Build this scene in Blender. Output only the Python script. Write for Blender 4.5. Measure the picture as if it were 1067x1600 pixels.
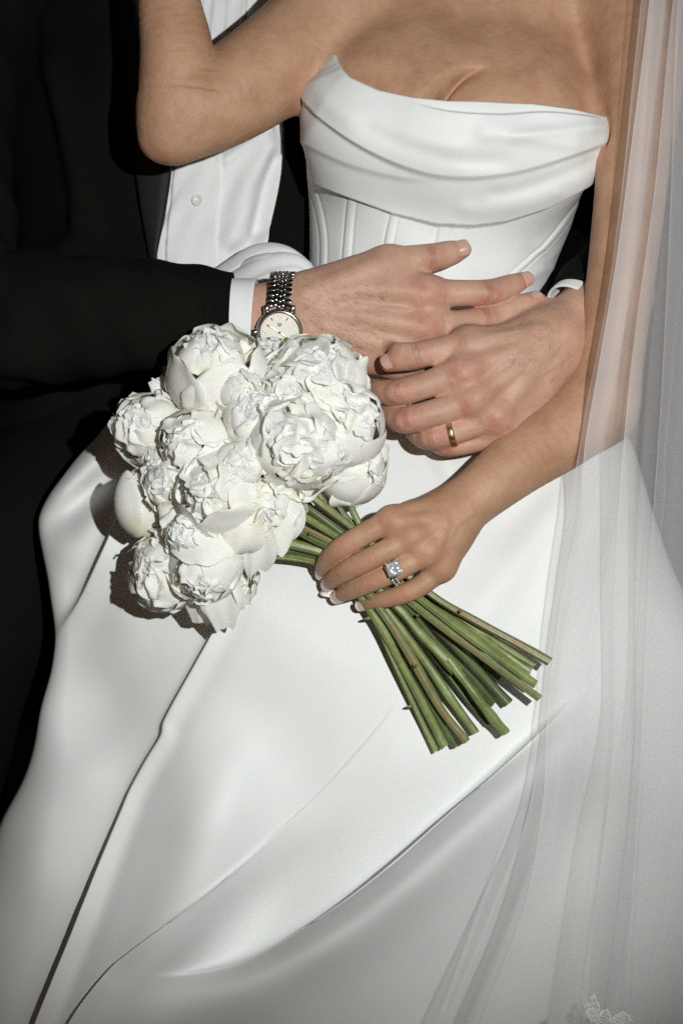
import bpy, math, random
import numpy as np
from mathutils import Matrix, Vector

# ------------------------------------------------------------------ scene clearing
for o in list(bpy.data.objects):
    bpy.data.objects.remove(o)
scene = bpy.context.scene
COL = scene.collection
random.seed(7)
RNG = np.random.default_rng(7)

# ------------------------------------------------------------------ frame of reference
# Everything is modelled in a "sitter frame": x to the side, y up along the picture, z towards the
# photographer, metres, origin in the middle of the couple.  TOW turns it into the upright world.
D = 1.60                     # photographer's distance (m)
F = 2944.0                   # focal length in photo pixels
PITCH = math.radians(20)
ORI = np.array([0.0, 0.0, 0.82])
cp, sp = math.cos(PITCH), math.sin(PITCH)
TOW = np.array([[1, 0, 0], [0, sp, -cp], [0, cp, sp]], dtype=float)     # columns: x, y, z axes

def P(px, py, z=0.0):
    s = (D - z) / F
    return np.array([(px - 533.5) * s, -(py - 800.0) * s, z])

def PX(p):
    p = np.asarray(p)
    s = F / (D - p[..., 2])
    return p[..., 0] * s + 533.5, 800.0 - p[..., 1] * s

def W(p):
    return np.asarray(p, dtype=float) @ TOW.T + ORI

# ------------------------------------------------------------------ camera
cam = bpy.data.cameras.new('camera')
cam.sensor_fit = 'VERTICAL'
cam.sensor_height = 36.0
cam.lens = 36.0 * F / 1600.0
cam.clip_start = 0.05
cam.clip_end = 2000
co = bpy.data.objects.new('camera', cam)
COL.objects.link(co)
M4 = Matrix.Identity(4)
for i in range(3):
    for j in range(3):
        M4[i][j] = TOW[i, j]
camw = W([0, 0, D])
for i in range(3):
    M4[i][3] = camw[i]
co.matrix_world = M4
scene.camera = co

# ------------------------------------------------------------------ sky (night) and the flash
world = bpy.data.worlds.new('World')
scene.world = world
world.use_nodes = True
nt = world.node_tree
bg = nt.nodes['Background']
sky = nt.nodes.new('ShaderNodeTexSky')
sky.sky_type = 'NISHITA'
sky.sun_disc = False
sky.sun_elevation = math.radians(2)
sky.sun_rotation = math.radians(200)
nt.links.new(sky.outputs[0], bg.inputs[0])
bg.inputs[1].default_value = 0.02

FLASH = np.array([0.31, 0.15, 1.57])
sl = bpy.data.lights.new('camera_flash', 'SPOT')
sl.energy = 98
sl.color = (0.97, 1.0, 0.98)
sl.shadow_soft_size = 0.014
sl.spot_size = math.radians(47)
sl.spot_blend = 0.75
so = bpy.data.objects.new('camera_flash', sl)
COL.objects.link(so)
so.location = W(FLASH)
aim = W(P(590, 640, 0.0))
so.rotation_euler = (Vector(aim) - Vector(so.location)).to_track_quat('-Z', 'Y').to_euler()

scene.view_settings.view_transform = 'Standard'
scene.view_settings.look = 'None'
scene.view_settings.exposure = 0.0
scene.view_settings.gamma = 1.0
scene.cycles.use_denoising = False      # keep the grain of the high-ISO photograph
scene.cycles.transparent_max_bounces = 16
scene.cycles.max_bounces = 8

# ------------------------------------------------------------------ mesh helpers
def lerp(a, b, t):
    return a + (b - a) * t

def sstep(e0, e1, x):
    t = np.clip((x - e0) / (e1 - e0), 0, 1)
    return t * t * (3 - 2 * t)

def mesh_data(name, V, quads, tris=None):
    V = np.ascontiguousarray(V, dtype=np.float32)
    me = bpy.data.meshes.new(name)
    quads = np.asarray(quads, dtype=np.int32).reshape(-1, 4) if quads is not None and len(quads) else np.zeros((0, 4), np.int32)
    tris = np.asarray(tris, dtype=np.int32).reshape(-1, 3) if tris is not None and len(tris) else np.zeros((0, 3), np.int32)
    me.vertices.add(len(V))
    me.vertices.foreach_set('co', V.ravel())
    nl = quads.size + tris.size
    me.loops.add(nl)
    me.loops.foreach_set('vertex_index', np.concatenate([quads.ravel(), tris.ravel()]))
    me.polygons.add(len(quads) + len(tris))
    st = np.concatenate([np.arange(len(quads)) * 4, quads.size + np.arange(len(tris)) * 3]).astype(np.int32)
    me.polygons.foreach_set('loop_start', st)
    me.update(calc_edges=True)
    me.validate()
    return me

class Root:
    """bookkeeping: where a top-level thing stands, so that its parts can be stored relative to it"""
    loc = {}

def mk(name, V, quads=None, tris=None, mat=None, parent=None, smooth=True, attrs=None, base=None, world_space=False):
    Vw = np.asarray(V, float) if world_space else W(V)
    if parent is None:
        if base is None:
            base = np.array([Vw[:, 0].mean(), Vw[:, 1].mean(), Vw[:, 2].min()])
        loc = np.array(base)
    else:
        loc = Root.loc[parent.name]
    me = mesh_data(name, Vw - loc, quads, tris)
    if smooth:
        me.polygons.foreach_set('use_smooth', np.ones(len(me.polygons), dtype=bool))
    if attrs:
        for k, a in attrs.items():
            at = me.attributes.new(k, 'FLOAT', 'POINT')
            at.data.foreach_set('value', np.ascontiguousarray(a, dtype=np.float32))
    if mat:
        me.materials.append(mat)
    o = bpy.data.objects.new(name, me)
    COL.objects.link(o)
    if parent is None:
        o.location = loc
    else:
        o.parent = parent
    Root.loc[o.name] = loc
    return o

def empty(name, base_frame, parent=None):
    o = bpy.data.objects.new(name, None)
    COL.objects.link(o)
    o.empty_display_size = 0.02
    if parent is None:
        loc = W(base_frame)
        o.location = loc
    else:
        loc = Root.loc[parent.name]
        o.parent = parent
    Root.loc[o.name] = np.array(loc)
    return o

def tag(o, label=None, cat=None, group=None, kind=None):
    if label: o['label'] = label
    if cat: o['category'] = cat
    if group: o['group'] = group
    if kind: o['kind'] = kind
    return o

def gridq(nr, nc, wrap=False):
    r = np.arange(nr - 1)[:, None]
    c = np.arange(nc if wrap else nc - 1)[None, :]
    a = r * nc + c
    b = r * nc + (c + 1) % nc
    return np.stack([a, b, b + nc, a + nc], -1).reshape(-1, 4)

def catmull(pts, n):
    """dense Catmull-Rom through rows of pts (any number of columns)"""
    p = np.asarray(pts, float)
    p = np.vstack([2 * p[0] - p[1], p, 2 * p[-1] - p[-2]])
    out = []
    for i in range(1, len(p) - 2):
        t = np.linspace(0, 1, n, endpoint=False)[:, None]
        a, b, c, d = p[i - 1], p[i], p[i + 1], p[i + 2]
        out.append(0.5 * (2 * b + (c - a) * t + (2 * a - 5 * b + 4 * c - d) * t ** 2 + (3 * b - a - 3 * c + d) * t ** 3))
    out.append(p[-2:-1])
    return np.vstack(out)

def interp(x, pairs):
    a = np.asarray(pairs, float)
    return np.interp(x, a[:, 0], a[:, 1])

def sinterp(x, pairs, n=8):
    """smooth interpolation of (x, y) pairs (cubic Hermite, no overshoot in x)"""
    a = np.asarray(pairs, float)
    X, Y = a[:, 0], a[:, 1]
    dx = np.diff(X); sl = np.diff(Y) / dx
    m = np.concatenate([[sl[0]], np.where(sl[:-1] * sl[1:] > 0, (sl[:-1] * dx[1:] + sl[1:] * dx[:-1]) / (dx[1:] + dx[:-1]), 0), [sl[-1]]])
    x = np.clip(np.asarray(x, float), X[0], X[-1])
    i = np.clip(np.searchsorted(X, x, side='right') - 1, 0, len(X) - 2)
    h = dx[i]; t = (x - X[i]) / h
    return (2 * t ** 3 - 3 * t ** 2 + 1) * Y[i] + (t ** 3 - 2 * t ** 2 + t) * h * m[i] + (-2 * t ** 3 + 3 * t ** 2) * Y[i + 1] + (t ** 3 - t ** 2) * h * m[i + 1]

class Noise:
    """smooth pseudo-noise: a sum of sines in random directions"""
    def __init__(self, seed, n=7):
        r = np.random.default_rng(seed)
        d = r.normal(size=(n, 3))
        d /= np.linalg.norm(d, axis=1)[:, None]
        self.d = d * r.uniform(0.6, 1.6, (n, 1))
        self.p = r.uniform(0, 6.28, n)
    def __call__(self, q, scale):
        s = 0
        q = np.asarray(q, float)
        for d, p in zip(self.d, self.p):
            s = s + np.sin((q @ d) * (6.2832 / scale) + p)
        return s / math.sqrt(len(self.p))

def frames_along(C):
    """tangent, and two stable normals, along a polyline"""
    T = np.gradient(C, axis=0)
    T /= np.linalg.norm(T, axis=1)[:, None] + 1e-12
    ref = np.array([0.0, 0.0, 1.0])
    N = ref - (T @ ref)[:, None] * T
    nn = np.linalg.norm(N, axis=1)
    bad = nn < 0.2
    N[bad] = np.array([0.0, 1.0, 0.0]) - T[bad] * T[bad][:, 1:2]
    N /= np.linalg.norm(N, axis=1)[:, None]
    B = np.cross(T, N)
    return T, N, B

def tube(C, ra, rb=None, nseg=24, disp=None, cap=True):
    """tube round centreline C (n,3): half-width ra along B, rb along N"""
    C = np.asarray(C, float)
    n = len(C)
    ra = np.broadcast_to(np.asarray(ra, float), (n,))
    rb = ra if rb is None else np.broadcast_to(np.asarray(rb, float), (n,))
    T, N, B = frames_along(C)
    a = np.linspace(0, 2 * np.pi, nseg, endpoint=False)
    dirv = B[:, None, :] * np.cos(a)[None, :, None] * ra[:, None, None] + N[:, None, :] * np.sin(a)[None, :, None] * rb[:, None, None]
    V = C[:, None, :] + dirv
    if disp is not None:
        nr = dirv / (np.linalg.norm(dirv, axis=2, keepdims=True) + 1e-9)
        V = V + nr * disp(V, np.linspace(0, 1, n)[:, None] + 0 * a[None, :], a[None, :] + 0 * np.zeros((n, 1)))[..., None]
    V = V.reshape(-1, 3)
    Q = gridq(n, nseg, True)
    T3 = None
    if cap:
        V = np.vstack([V, C[:1], C[-1:]])
        i = np.arange(nseg)
        j = (i + 1) % nseg
        t0 = np.stack([j, i, np.full(nseg, n * nseg)], -1)
        t1 = np.stack([(n - 1) * nseg + i, (n - 1) * nseg + j, np.full(nseg, n * nseg + 1)], -1)
        T3 = np.vstack([t0, t1])
    return V, Q, T3

def merge(parts):
    Vs, Qs, Ts, off = [], [], [], 0
    for V, Q, T in parts:
        Vs.append(V)
        if Q is not None and len(Q): Qs.append(np.asarray(Q) + off)
        if T is not None and len(T): Ts.append(np.asarray(T) + off)
        off += len(V)
    return np.vstack(Vs), (np.vstack(Qs) if Qs else None), (np.vstack(Ts) if Ts else None)

def box(c, h, R=None, bev=0.0):
    """bevelled box, half sizes h, axes = rows of R"""
    h = np.asarray(h, float)
    R = np.eye(3) if R is None else np.asarray(R)
    b = bev
    prof = []
    z = [(-h[2], h[0] - b, h[1] - b), (-h[2] + b, h[0], h[1]), (h[2] - b, h[0], h[1]), (h[2], h[0] - b, h[1] - b)] if b else [(-h[2], h[0], h[1]), (h[2], h[0], h[1])]
    for zz, x, y in z:
        k = min(b, x, y) if b else 0
        if b:
            prof.append([(x, -y + k, zz), (x, y - k, zz), (x - k, y, zz), (-x + k, y, zz), (-x, y - k, zz), (-x, -y + k, zz), (-x + k, -y, zz), (x - k, -y, zz)])
        else:
            prof.append([(x, -y, zz), (x, y, zz), (-x, y, zz), (-x, -y, zz)])
    n = len(prof[0])
    V = np.array(prof).reshape(-1, 3)
    Q = gridq(len(prof), n, True)
    V = np.vstack([V, [[0, 0, -h[2]]], [[0, 0, h[2]]]])
    i = np.arange(n); j = (i + 1) % n
    m = (len(prof) - 1) * n
    T = np.vstack([np.stack([j, i, np.full(n, len(prof) * n)], -1), np.stack([m + i, m + j, np.full(n, len(prof) * n + 1)], -1)])
    return V @ R + np.asarray(c), Q, T

def lathe(prof, nseg=32, R=None, c=(0, 0, 0)):
    """profile of (radius, height) turned round the third row of R"""
    prof = np.asarray(prof, float)
    a = np.linspace(0, 2 * np.pi, nseg, endpoint=False)
    V = np.stack([prof[:, 0:1] * np.cos(a), prof[:, 0:1] * np.sin(a), prof[:, 1:2] + 0 * a], -1).reshape(-1, 3)
    R = np.eye(3) if R is None else np.asarray(R)
    return V @ R + np.asarray(c), gridq(len(prof), nseg, True), None

# ------------------------------------------------------------------ materials
def new_mat(name):
    m = bpy.data.materials.new(name)
    m.use_nodes = True
    b = m.node_tree.nodes['Principled BSDF']
    return m, m.node_tree, b

def nd(t, kind, **kw):
    n = t.nodes.new(kind)
    for k, v in kw.items():
        setattr(n, k, v)
    return n

def noise_node(t, scale, detail=2.0, rough=0.5, stretch=None):
    tc = nd(t, 'ShaderNodeTexCoord')
    src = tc.outputs['Object']
    if stretch:
        mp = nd(t, 'ShaderNodeMapping')
        mp.inputs['Scale'].default_value = stretch
        t.links.new(src, mp.inputs[0])
        src = mp.outputs[0]
    n = nd(t, 'ShaderNodeTexNoise')
    n.inputs['Scale'].default_value = scale
    n.inputs['Detail'].default_value = detail
    n.inputs['Roughness'].default_value = rough
    t.links.new(src, n.inputs['Vector'])
    return n

def ramp(t, src, stops):
    r = nd(t, 'ShaderNodeValToRGB')
    e = r.color_ramp.elements
    while len(e) > 1:
        e.remove(e[-1])
    e[0].position = stops[0][0]
    e[0].color = (*stops[0][1], 1)
    for p, c in stops[1:]:
        x = e.new(p)
        x.color = (*c, 1)
    t.links.new(src, r.inputs[0])
    return r

def bump(t, b, srcs):
    prev = None
    for src, strength, dist in srcs:
        n = nd(t, 'ShaderNodeBump')
        n.inputs['Strength'].default_value = strength
        n.inputs['Distance'].default_value = dist
        t.links.new(src, n.inputs['Height'])
        if prev is not None:
            t.links.new(prev.outputs[0], n.inputs['Normal'])
        prev = n
    t.links.new(prev.outputs[0], b.inputs['Normal'])

def mix_rgb(t, fac, a, b_, mode='MIX'):
    m = nd(t, 'ShaderNodeMix', data_type='RGBA', blend_type=mode)
    for sock, v in ((m.inputs[0], fac), (m.inputs[6], a), (m.inputs[7], b_)):
        if hasattr(v, 'is_linked') or hasattr(v, 'links'):
            t.links.new(v, sock)
        elif isinstance(v, (int, float)):
            sock.default_value = v
        else:
            sock.default_value = (*v, 1)
    return m.outputs[2]

def fabric(name, col, rough=0.6, spec=0.3, weave=0.0, wscale=900, sheen=0.0, vary=0.04, aniso=0.0, grain=0.0):
    m, t, b = new_mat(name)
    n = noise_node(t, 18, 3)
    c0 = tuple(max(0, x * (1 - vary)) for x in col)
    c1 = tuple(min(1, x * (1 + vary)) for x in col)
    r = ramp(t, n.outputs['Fac'], [(0.3, c0), (0.7, c1)])
    out = r.outputs[0]
    if grain:
        g = noise_node(t, wscale, 1, 0.6)
        rg = ramp(t, g.outputs['Fac'], [(0.25, (1 - grain,) * 3), (0.75, (1 + grain,) * 3)])
        out = mix_rgb(t, 1.0, out, rg.outputs[0], 'MULTIPLY')
    t.links.new(out, b.inputs['Base Color'])
    b.inputs['Roughness'].default_value = rough
    b.inputs['Specular IOR Level'].default_value = spec
    b.inputs['Sheen Weight'].default_value = sheen
    b.inputs['Sheen Roughness'].default_value = 0.4
    if aniso:
        b.inputs['Anisotropic'].default_value = aniso
    if weave:
        w = noise_node(t, wscale, 1, 0.5)
        bump(t, b, [(w.outputs['Fac'], weave, 0.0006)])
    return m

def skin(name, c_dark, c_base, c_red, rough=0.54, sparkle=0.0):
    m, t, b = new_mat(name)
    n1 = noise_node(t, 34, 4, 0.6)
    col = ramp(t, n1.outputs['Fac'], [(0.28, c_dark), (0.62, c_base)]).outputs[0]
    n2 = noise_node(t, 220, 3, 0.6)
    col = mix_rgb(t, 0.3, col, ramp(t, n2.outputs['Fac'], [(0.25, (0.78, 0.74, 0.70)), (0.75, (1.08, 1.06, 1.05))]).outputs[0], 'MULTIPLY')
    at = nd(t, 'ShaderNodeAttribute', attribute_name='red')
    col = mix_rgb(t, at.outputs['Fac'], col, c_red)
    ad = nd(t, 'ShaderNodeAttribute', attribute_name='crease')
    col = mix_rgb(t, ad.outputs['Fac'], col, (0.16, 0.07, 0.045))  # mask darkens skin: shade in creases and round nails, also moles, as colour
    t.links.new(col, b.inputs['Base Color'])
    b.inputs['Roughness'].default_value = rough
    b.inputs['Specular IOR Level'].default_value = 0.40
    b.inputs['Subsurface Weight'].default_value = 0.14
    b.inputs['Subsurface Radius'].default_value = (0.012, 0.005, 0.003)
    b.inputs['Subsurface Scale'].default_value = 0.22
    v = nd(t, 'ShaderNodeTexVoronoi')
    v.inputs['Scale'].default_value = 620
    tc = nd(t, 'ShaderNodeTexCoord')
    t.links.new(tc.outputs['Object'], v.inputs['Vector'])
    n3 = noise_node(t, 160, 3, 0.6)
    bump(t, b, [(n3.outputs['Fac'], 0.5, 0.0012), (v.outputs['Distance'], 0.35, 0.0005)])
    if sparkle:
        v2 = nd(t, 'ShaderNodeTexVoronoi')
        v2.inputs['Scale'].default_value = 700
        t.links.new(tc.outputs['Object'], v2.inputs['Vector'])
        sepx = nd(t, 'ShaderNodeSeparateColor')
        t.links.new(v2.outputs['Color'], sepx.inputs[0])
        sa = nd(t, 'ShaderNodeAttribute', attribute_name='shimmer')
        mul = nd(t, 'ShaderNodeMath', operation='MULTIPLY')
        t.links.new(sepx.outputs[0], mul.inputs[0])
        t.links.new(sa.outputs['Fac'], mul.inputs[1])
        rr = ramp(t, mul.outputs[0], [(0.0, (rough,) * 3), (0.55, (rough,) * 3), (0.8, (0.42,) * 3)])
        t.links.new(rr.outputs[0], b.inputs['Roughness'])
        cw = nd(t, 'ShaderNodeMath', operation='MULTIPLY')
        t.links.new(sa.outputs['Fac'], cw.inputs[0])
        cw.inputs[1].default_value = sparkle
        t.links.new(cw.outputs[0], b.inputs['Coat Weight'])
        b.inputs['Coat Roughness'].default_value = 0.38
    return m

def plain(name, col, rough=0.5, metal=0.0, spec=0.5, vary=0.1, nscale=60):
    m, t, b = new_mat(name)
    n = noise_node(t, nscale, 3)
    r = ramp(t, n.outputs['Fac'], [(0.3, tuple(x * (1 - vary) for x in col)), (0.7, tuple(min(1, x * (1 + vary)) for x in col))])
    t.links.new(r.outputs[0], b.inputs['Base Color'])
    b.inputs['Roughness'].default_value = rough
    b.inputs['Metallic'].default_value = metal
    b.inputs['Specular IOR Level'].default_value = spec
    return m

MAT = {}
MAT['satin'] = fabric('white_satin', (0.765, 0.77, 0.765), rough=0.56, spec=0.36, weave=0.05, wscale=1300, vary=0.008, grain=0.05)
MAT['shirt'] = fabric('white_cotton', (0.76, 0.765, 0.77), rough=0.8, spec=0.2, weave=0.3, wscale=1400, vary=0.02, grain=0.08)
MAT['wool'] = fabric('black_wool', (0.0058, 0.0058, 0.0048), rough=0.9, spec=0.06, weave=0.6, wscale=700, vary=0.15, sheen=0.0, grain=0.35)
MAT['lapel'] = fabric('black_lapel_satin', (0.012, 0.0122, 0.011), rough=0.6, spec=0.2, weave=0.3, wscale=900, vary=0.1, grain=0.2)
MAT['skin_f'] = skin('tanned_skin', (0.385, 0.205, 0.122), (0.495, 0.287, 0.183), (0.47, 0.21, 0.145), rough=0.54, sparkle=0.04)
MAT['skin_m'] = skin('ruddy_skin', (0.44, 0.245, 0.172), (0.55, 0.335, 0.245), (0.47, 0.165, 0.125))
MAT['nail_m'] = plain('bare_nail', (0.52, 0.315, 0.25), rough=0.25, vary=0.05)
MAT['nail_f'] = plain('polished_nail', (0.72, 0.50, 0.43), rough=0.15, vary=0.03)
MAT['nail_tip'] = plain('white_nail_tip', (0.85, 0.82, 0.78), rough=0.15, vary=0.02)
MAT['steel'] = plain('brushed_steel', (0.50, 0.50, 0.49), rough=0.16, metal=1.0, vary=0.05)
MAT['gold'] = plain('yellow_gold', (0.80, 0.58, 0.30), rough=0.28, metal=1.0, vary=0.04)
MAT['dial'] = plain('ivory_dial', (0.70, 0.67, 0.62), rough=0.4, vary=0.02)
MAT['ink'] = plain('dark_print', (0.04, 0.035, 0.03), rough=0.5, vary=0.05)
MAT['button'] = plain('pearl_button', (0.72, 0.71, 0.68), rough=0.25, vary=0.06, nscale=200)
MAT['thread'] = plain('white_thread', (0.85, 0.85, 0.84), rough=0.8)
MAT['hair'] = plain('dark_body_hair', (0.07, 0.04, 0.025), rough=0.5)
MAT['ground'] = plain('dark_ground', (0.02, 0.02, 0.02), rough=0.9, vary=0.3, nscale=8)
MAT['leather'] = plain('black_leather', (0.012, 0.012, 0.012), rough=0.6, vary=0.2, nscale=30)
def glass_mat():
    m, t, b = new_mat('diamond')
    b.inputs['Base Color'].default_value = (0.86, 0.88, 0.90, 1)
    b.inputs['Roughness'].default_value = 0.16
    b.inputs['Metallic'].default_value = 0.62
    b.inputs['Specular IOR Level'].default_value = 1.0
    return m
MAT['diamond'] = glass_mat()

# ------------------------------------------------------------------ signed-distance sculpting
def smin(a, b, k):
    h = np.maximum(k - np.abs(a - b), 0) / k
    return np.minimum(a, b) - h * h * k * 0.25

class Chain:
    """a limb: dense polyline with a radius everywhere"""
    def __init__(self, pts, k=0.006, n=6, kfun=None, sub=False, zs=1.0):
        # pts rows: x, y, z, r (frame metres)
        c = catmull(pts, n)
        self.A, self.B = c[:-1, :3], c[1:, :3]
        self.ra, self.rb = c[:-1, 3], c[1:, 3]
        L = np.linalg.norm(self.B - self.A, axis=1)
        self.s1 = np.cumsum(L); self.s0 = self.s1 - L
        self.L2 = np.maximum(L * L, 1e-12)
        self.k, self.kfun, self.sub = k, kfun, sub
    def bounds(self):
        r = np.maximum(self.ra, self.rb)[:, None]
        lo = np.minimum(self.A, self.B) - r
        hi = np.maximum(self.A, self.B) + r
        return lo, hi
    def near(self, c, rad):
        d = self.A - c
        BA = self.B - self.A
        t = np.clip(-(d * BA).sum(1) / self.L2, 0, 1)
        dist = np.linalg.norm(d + BA * t[:, None], axis=1) - np.maximum(self.ra, self.rb)
        return np.where(dist < rad)[0]
    def eval(self, X, idx):
        X = X.astype(np.float32)
        best = np.full(X.shape[0], 1e3, np.float32); bs = np.zeros(X.shape[0], np.float32)
        for i in idx:
            d = X - self.A[i].astype(np.float32)
            ba = (self.B[i] - self.A[i]).astype(np.float32)
            t = np.clip((d @ ba) / self.L2[i], 0, 1)
            e = d - t[:, None] * ba
            q = np.sqrt(np.einsum('ij,ij->i', e, e)) - (self.ra[i] + (self.rb[i] - self.ra[i]) * t)
            m = q < best
            best = np.where(m, q, best)
            if self.kfun is not None:
                bs = np.where(m, self.s0[i] + t * (self.s1[i] - self.s0[i]), bs)
        return best, bs

class Ell:
    def __init__(self, c, r, k=0.02, R=None, sub=False, soft=None):
        # soft = (points, k there, k elsewhere, reach): a crisper join near those points
        self.soft = soft
        self.c, self.r, self.k, self.sub = np.asarray(c, float), np.asarray(r, float), k, sub
        self.R = np.eye(3) if R is None else np.asarray(R)
        self.kfun = None if soft is None else (lambda s: s)
    def bounds(self):
        m = self.r.max()
        return (self.c - m)[None], (self.c + m)[None]
    def near(self, c, rad):
        return [0] if self.eval(np.asarray(c)[None], [0])[0][0] < rad * 1.5 else []
    def eval(self, X, idx):
        q = (X - self.c) @ self.R.T
        k0 = np.linalg.norm(q / self.r, axis=1)
        k1 = np.linalg.norm(q / self.r ** 2, axis=1)
        d = k0 * (k0 - 1) / np.maximum(k1, 1e-6)
        if self.soft is None:
            return d, 0
        pts, ka, kb, reach = self.soft
        w = np.full(len(X), 9.0)
        for p_ in pts:
            w = np.minimum(w, np.linalg.norm(X[:, :2] - p_[:2], axis=1))
        return d, ka + (kb - ka) * sstep(reach * 0.4, reach, w)

class Trunk:
    """a torso: elliptic section that changes with height. rows: y, xc, zc, a, b"""
    def __init__(self, rows, k=0.02, sub=False):
        self.rows = catmull(rows, 8)
        self.rows = self.rows[np.argsort(self.rows[:, 0])]
        self.k, self.kfun, self.sub = k, None, sub
    def bounds(self):
        r = self.rows
        lo = np.array([(r[:, 1] - r[:, 3]).min(), r[0, 0], (r[:, 2] - r[:, 4]).min()])
        hi = np.array([(r[:, 1] + r[:, 3]).max(), r[-1, 0], (r[:, 2] + r[:, 4]).max()])
        return lo[None], hi[None]
    def near(self, c, rad):
        return [0] if self.eval(np.asarray(c)[None], [0])[0][0] < rad * 1.6 else []
    def eval(self, X, idx):
        r = self.rows
        y = X[:, 1]
        yc = np.clip(y, r[0, 0], r[-1, 0])
        xc, zc, a, b = (np.interp(yc, r[:, 0], r[:, i]) for i in (1, 2, 3, 4))
        qx, qz = X[:, 0] - xc, X[:, 2] - zc
        k0 = np.sqrt((qx / a) ** 2 + (qz / b) ** 2)
        k1 = np.sqrt((qx / a ** 2) ** 2 + (qz / b ** 2) ** 2)
        d = np.where(k0 < 0.05, -np.minimum(a, b), k0 * (k0 - 1) / np.maximum(k1, 1e-6))
        over = np.maximum(np.maximum(r[0, 0] - y, y - r[-1, 0]), 0)
        return np.where(over > 0, np.where(d > 0, np.hypot(d, over), np.maximum(d, over)), d), 0

def sdf(model, X, picks=None):
    d = np.full(X.shape[0], 1.0)
    for i, p in enumerate(model):
        idx = picks[i] if picks is not None else p.near(X.mean(0), 9)
        if len(idx) == 0:
            continue
        q, s = p.eval(X, idx)
        k = p.k if p.kfun is None else p.kfun(s)
        if p.sub:
            d = -smin(-d, q, k)
        else:
            d = smin(d, q, k)
    return d

def sculpt(model, h, B=32, pad=0.012, clip=None, relax=2):
    """sparse surface nets over blocks of a lattice of spacing h"""
    size = B * h
    cand = set()
    for p in model:
        if p.sub: continue
        lo, hi = p.bounds()
        for a, b in zip(lo, hi):
            i0 = np.floor((a - pad) / size).astype(int)
            i1 = np.floor((b + pad) / size).astype(int)
            for i in range(i0[0], i1[0] + 1):
                for j in range(i0[1], i1[1] + 1):
                    for k in range(i0[2], i1[2] + 1):
                        cand.add((i, j, k))
    n = B + 2
    g = np.arange(n)
    GI = np.stack(np.meshgrid(g, g, g, indexing='ij'), -1).reshape(-1, 3)
    hd = (B + 2) * h * 0.87
    cg = np.arange(0, n + 3, 4)
    CI = np.stack(np.meshgrid(cg, cg, cg, indexing='ij'), -1).reshape(-1, 3)
    ni = np.round(GI / 4.0).astype(int)
    NEAR = (ni[:, 0] * len(cg) + ni[:, 1]) * len(cg) + ni[:, 2]
    ids, pos, quads = [], [], []
    OFF = 1 << 20
    key = lambda c: ((c[..., 0] + OFF) << 42) | ((c[..., 1] + OFF) << 21) | (c[..., 2] + OFF)
    for blk in cand:
        o = np.array(blk, dtype=np.int64) * B
        c = (o + (B + 1) / 2) * h
        if clip is not None and not clip(c, hd):
            continue
        picks = [p.near(c, hd + max(0.012, 1.1 * p.k if (p.kfun is None or isinstance(p, Ell)) else 0.014)) for p in model]
        if not any(len(q) for q, p in zip(picks, model) if not p.sub):
            continue
        # coarse pass on every fourth point, fine pass only near the surface
        dcs = sdf(model, (CI + o) * h, picks)
        if dcs.min() > 4.2 * h or dcs.max() < -4.2 * h:
            continue
        f = dcs[NEAR]
        m_ = np.abs(f) < 4.2 * h
        f[m_] = sdf(model, (GI[m_] + o) * h, picks)
        f = f.reshape(n, n, n)
        s = f < 0
        if s.all() or not s.any():
            continue
        m = n - 1
        cnt = np.zeros((m, m, m), np.int8)
        for a in (0, 1):
            for b in (0, 1):
                for e in (0, 1):
                    cnt += s[a:a + m, b:b + m, e:e + m]
        cells = np.argwhere((cnt > 0) & (cnt < 8))
        acc = np.zeros((len(cells), 3)); w = np.zeros(len(cells))
        for ax in range(3):
            oth = [q for q in range(3) if q != ax]
            for a in (0, 1):
                for b in (0, 1):
                    d0 = np.zeros(3, int); d0[oth[0]] = a; d0[oth[1]] = b
                    d1 = d0.copy(); d1[ax] = 1
                    c0 = cells + d0; c1 = cells + d1
                    f0 = f[c0[:, 0], c0[:, 1], c0[:, 2]]; f1 = f[c1[:, 0], c1[:, 1], c1[:, 2]]
                    x = (f0 < 0) != (f1 < 0)
                    t = np.where(x, f0 / np.where(x, f0 - f1, 1), 0)
                    pt = d0[None] + 0.0
                    pt = np.repeat(pt, len(cells), 0)
                    pt[:, ax] += t
                    acc += pt * x[:, None]; w += x
        v = (cells + acc / w[:, None] + o) * h
        ids.append(key(cells + o)); pos.append(v)
        for ax in range(3):
            u, vv = (ax + 1) % 3, (ax + 2) % 3
            sl0 = [slice(1, B + 1)] * 3; sl1 = [slice(1, B + 1)] * 3
            sl0[ax] = slice(0, B); sl1[ax] = slice(1, B + 1)
            a, b = s[tuple(sl0)], s[tuple(sl1)]
            e = np.argwhere(a != b)
            if not len(e): continue
            flip = a[e[:, 0], e[:, 1], e[:, 2]]
            st = np.ones(3, int); st[ax] = 0
            e = e + st + o
            du = np.zeros(3, int); du[u] = 1
            dv = np.zeros(3, int); dv[vv] = 1
            q = np.stack([key(e - du - dv), key(e - dv), key(e), key(e - du)], -1)
            q[~flip] = q[~flip][:, ::-1]
            quads.append(q)
    ids = np.concatenate(ids); pos = np.concatenate(pos); quads = np.concatenate(quads)
    uid, first = np.unique(ids, return_index=True)
    V = pos[first]
    idx = np.searchsorted(uid, quads)
    idx = np.clip(idx, 0, len(uid) - 1)
    ok = (uid[idx] == quads).all(1)
    Q = idx[ok]
    for _ in range(relax):
        acc = np.zeros_like(V); w = np.zeros(len(V))
        for a, b in ((0, 1), (1, 2), (2, 3), (3, 0)):
            for i, j in ((a, b), (b, a)):
                for ax in range(3):
                    acc[:, ax] += np.bincount(Q[:, i], V[Q[:, j], ax], len(V))
                w += np.bincount(Q[:, i], minlength=len(V))
        V = np.where(w[:, None] > 0, V * 0.5 + 0.5 * acc / np.maximum(w, 1)[:, None], V)
    return V, Q

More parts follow.
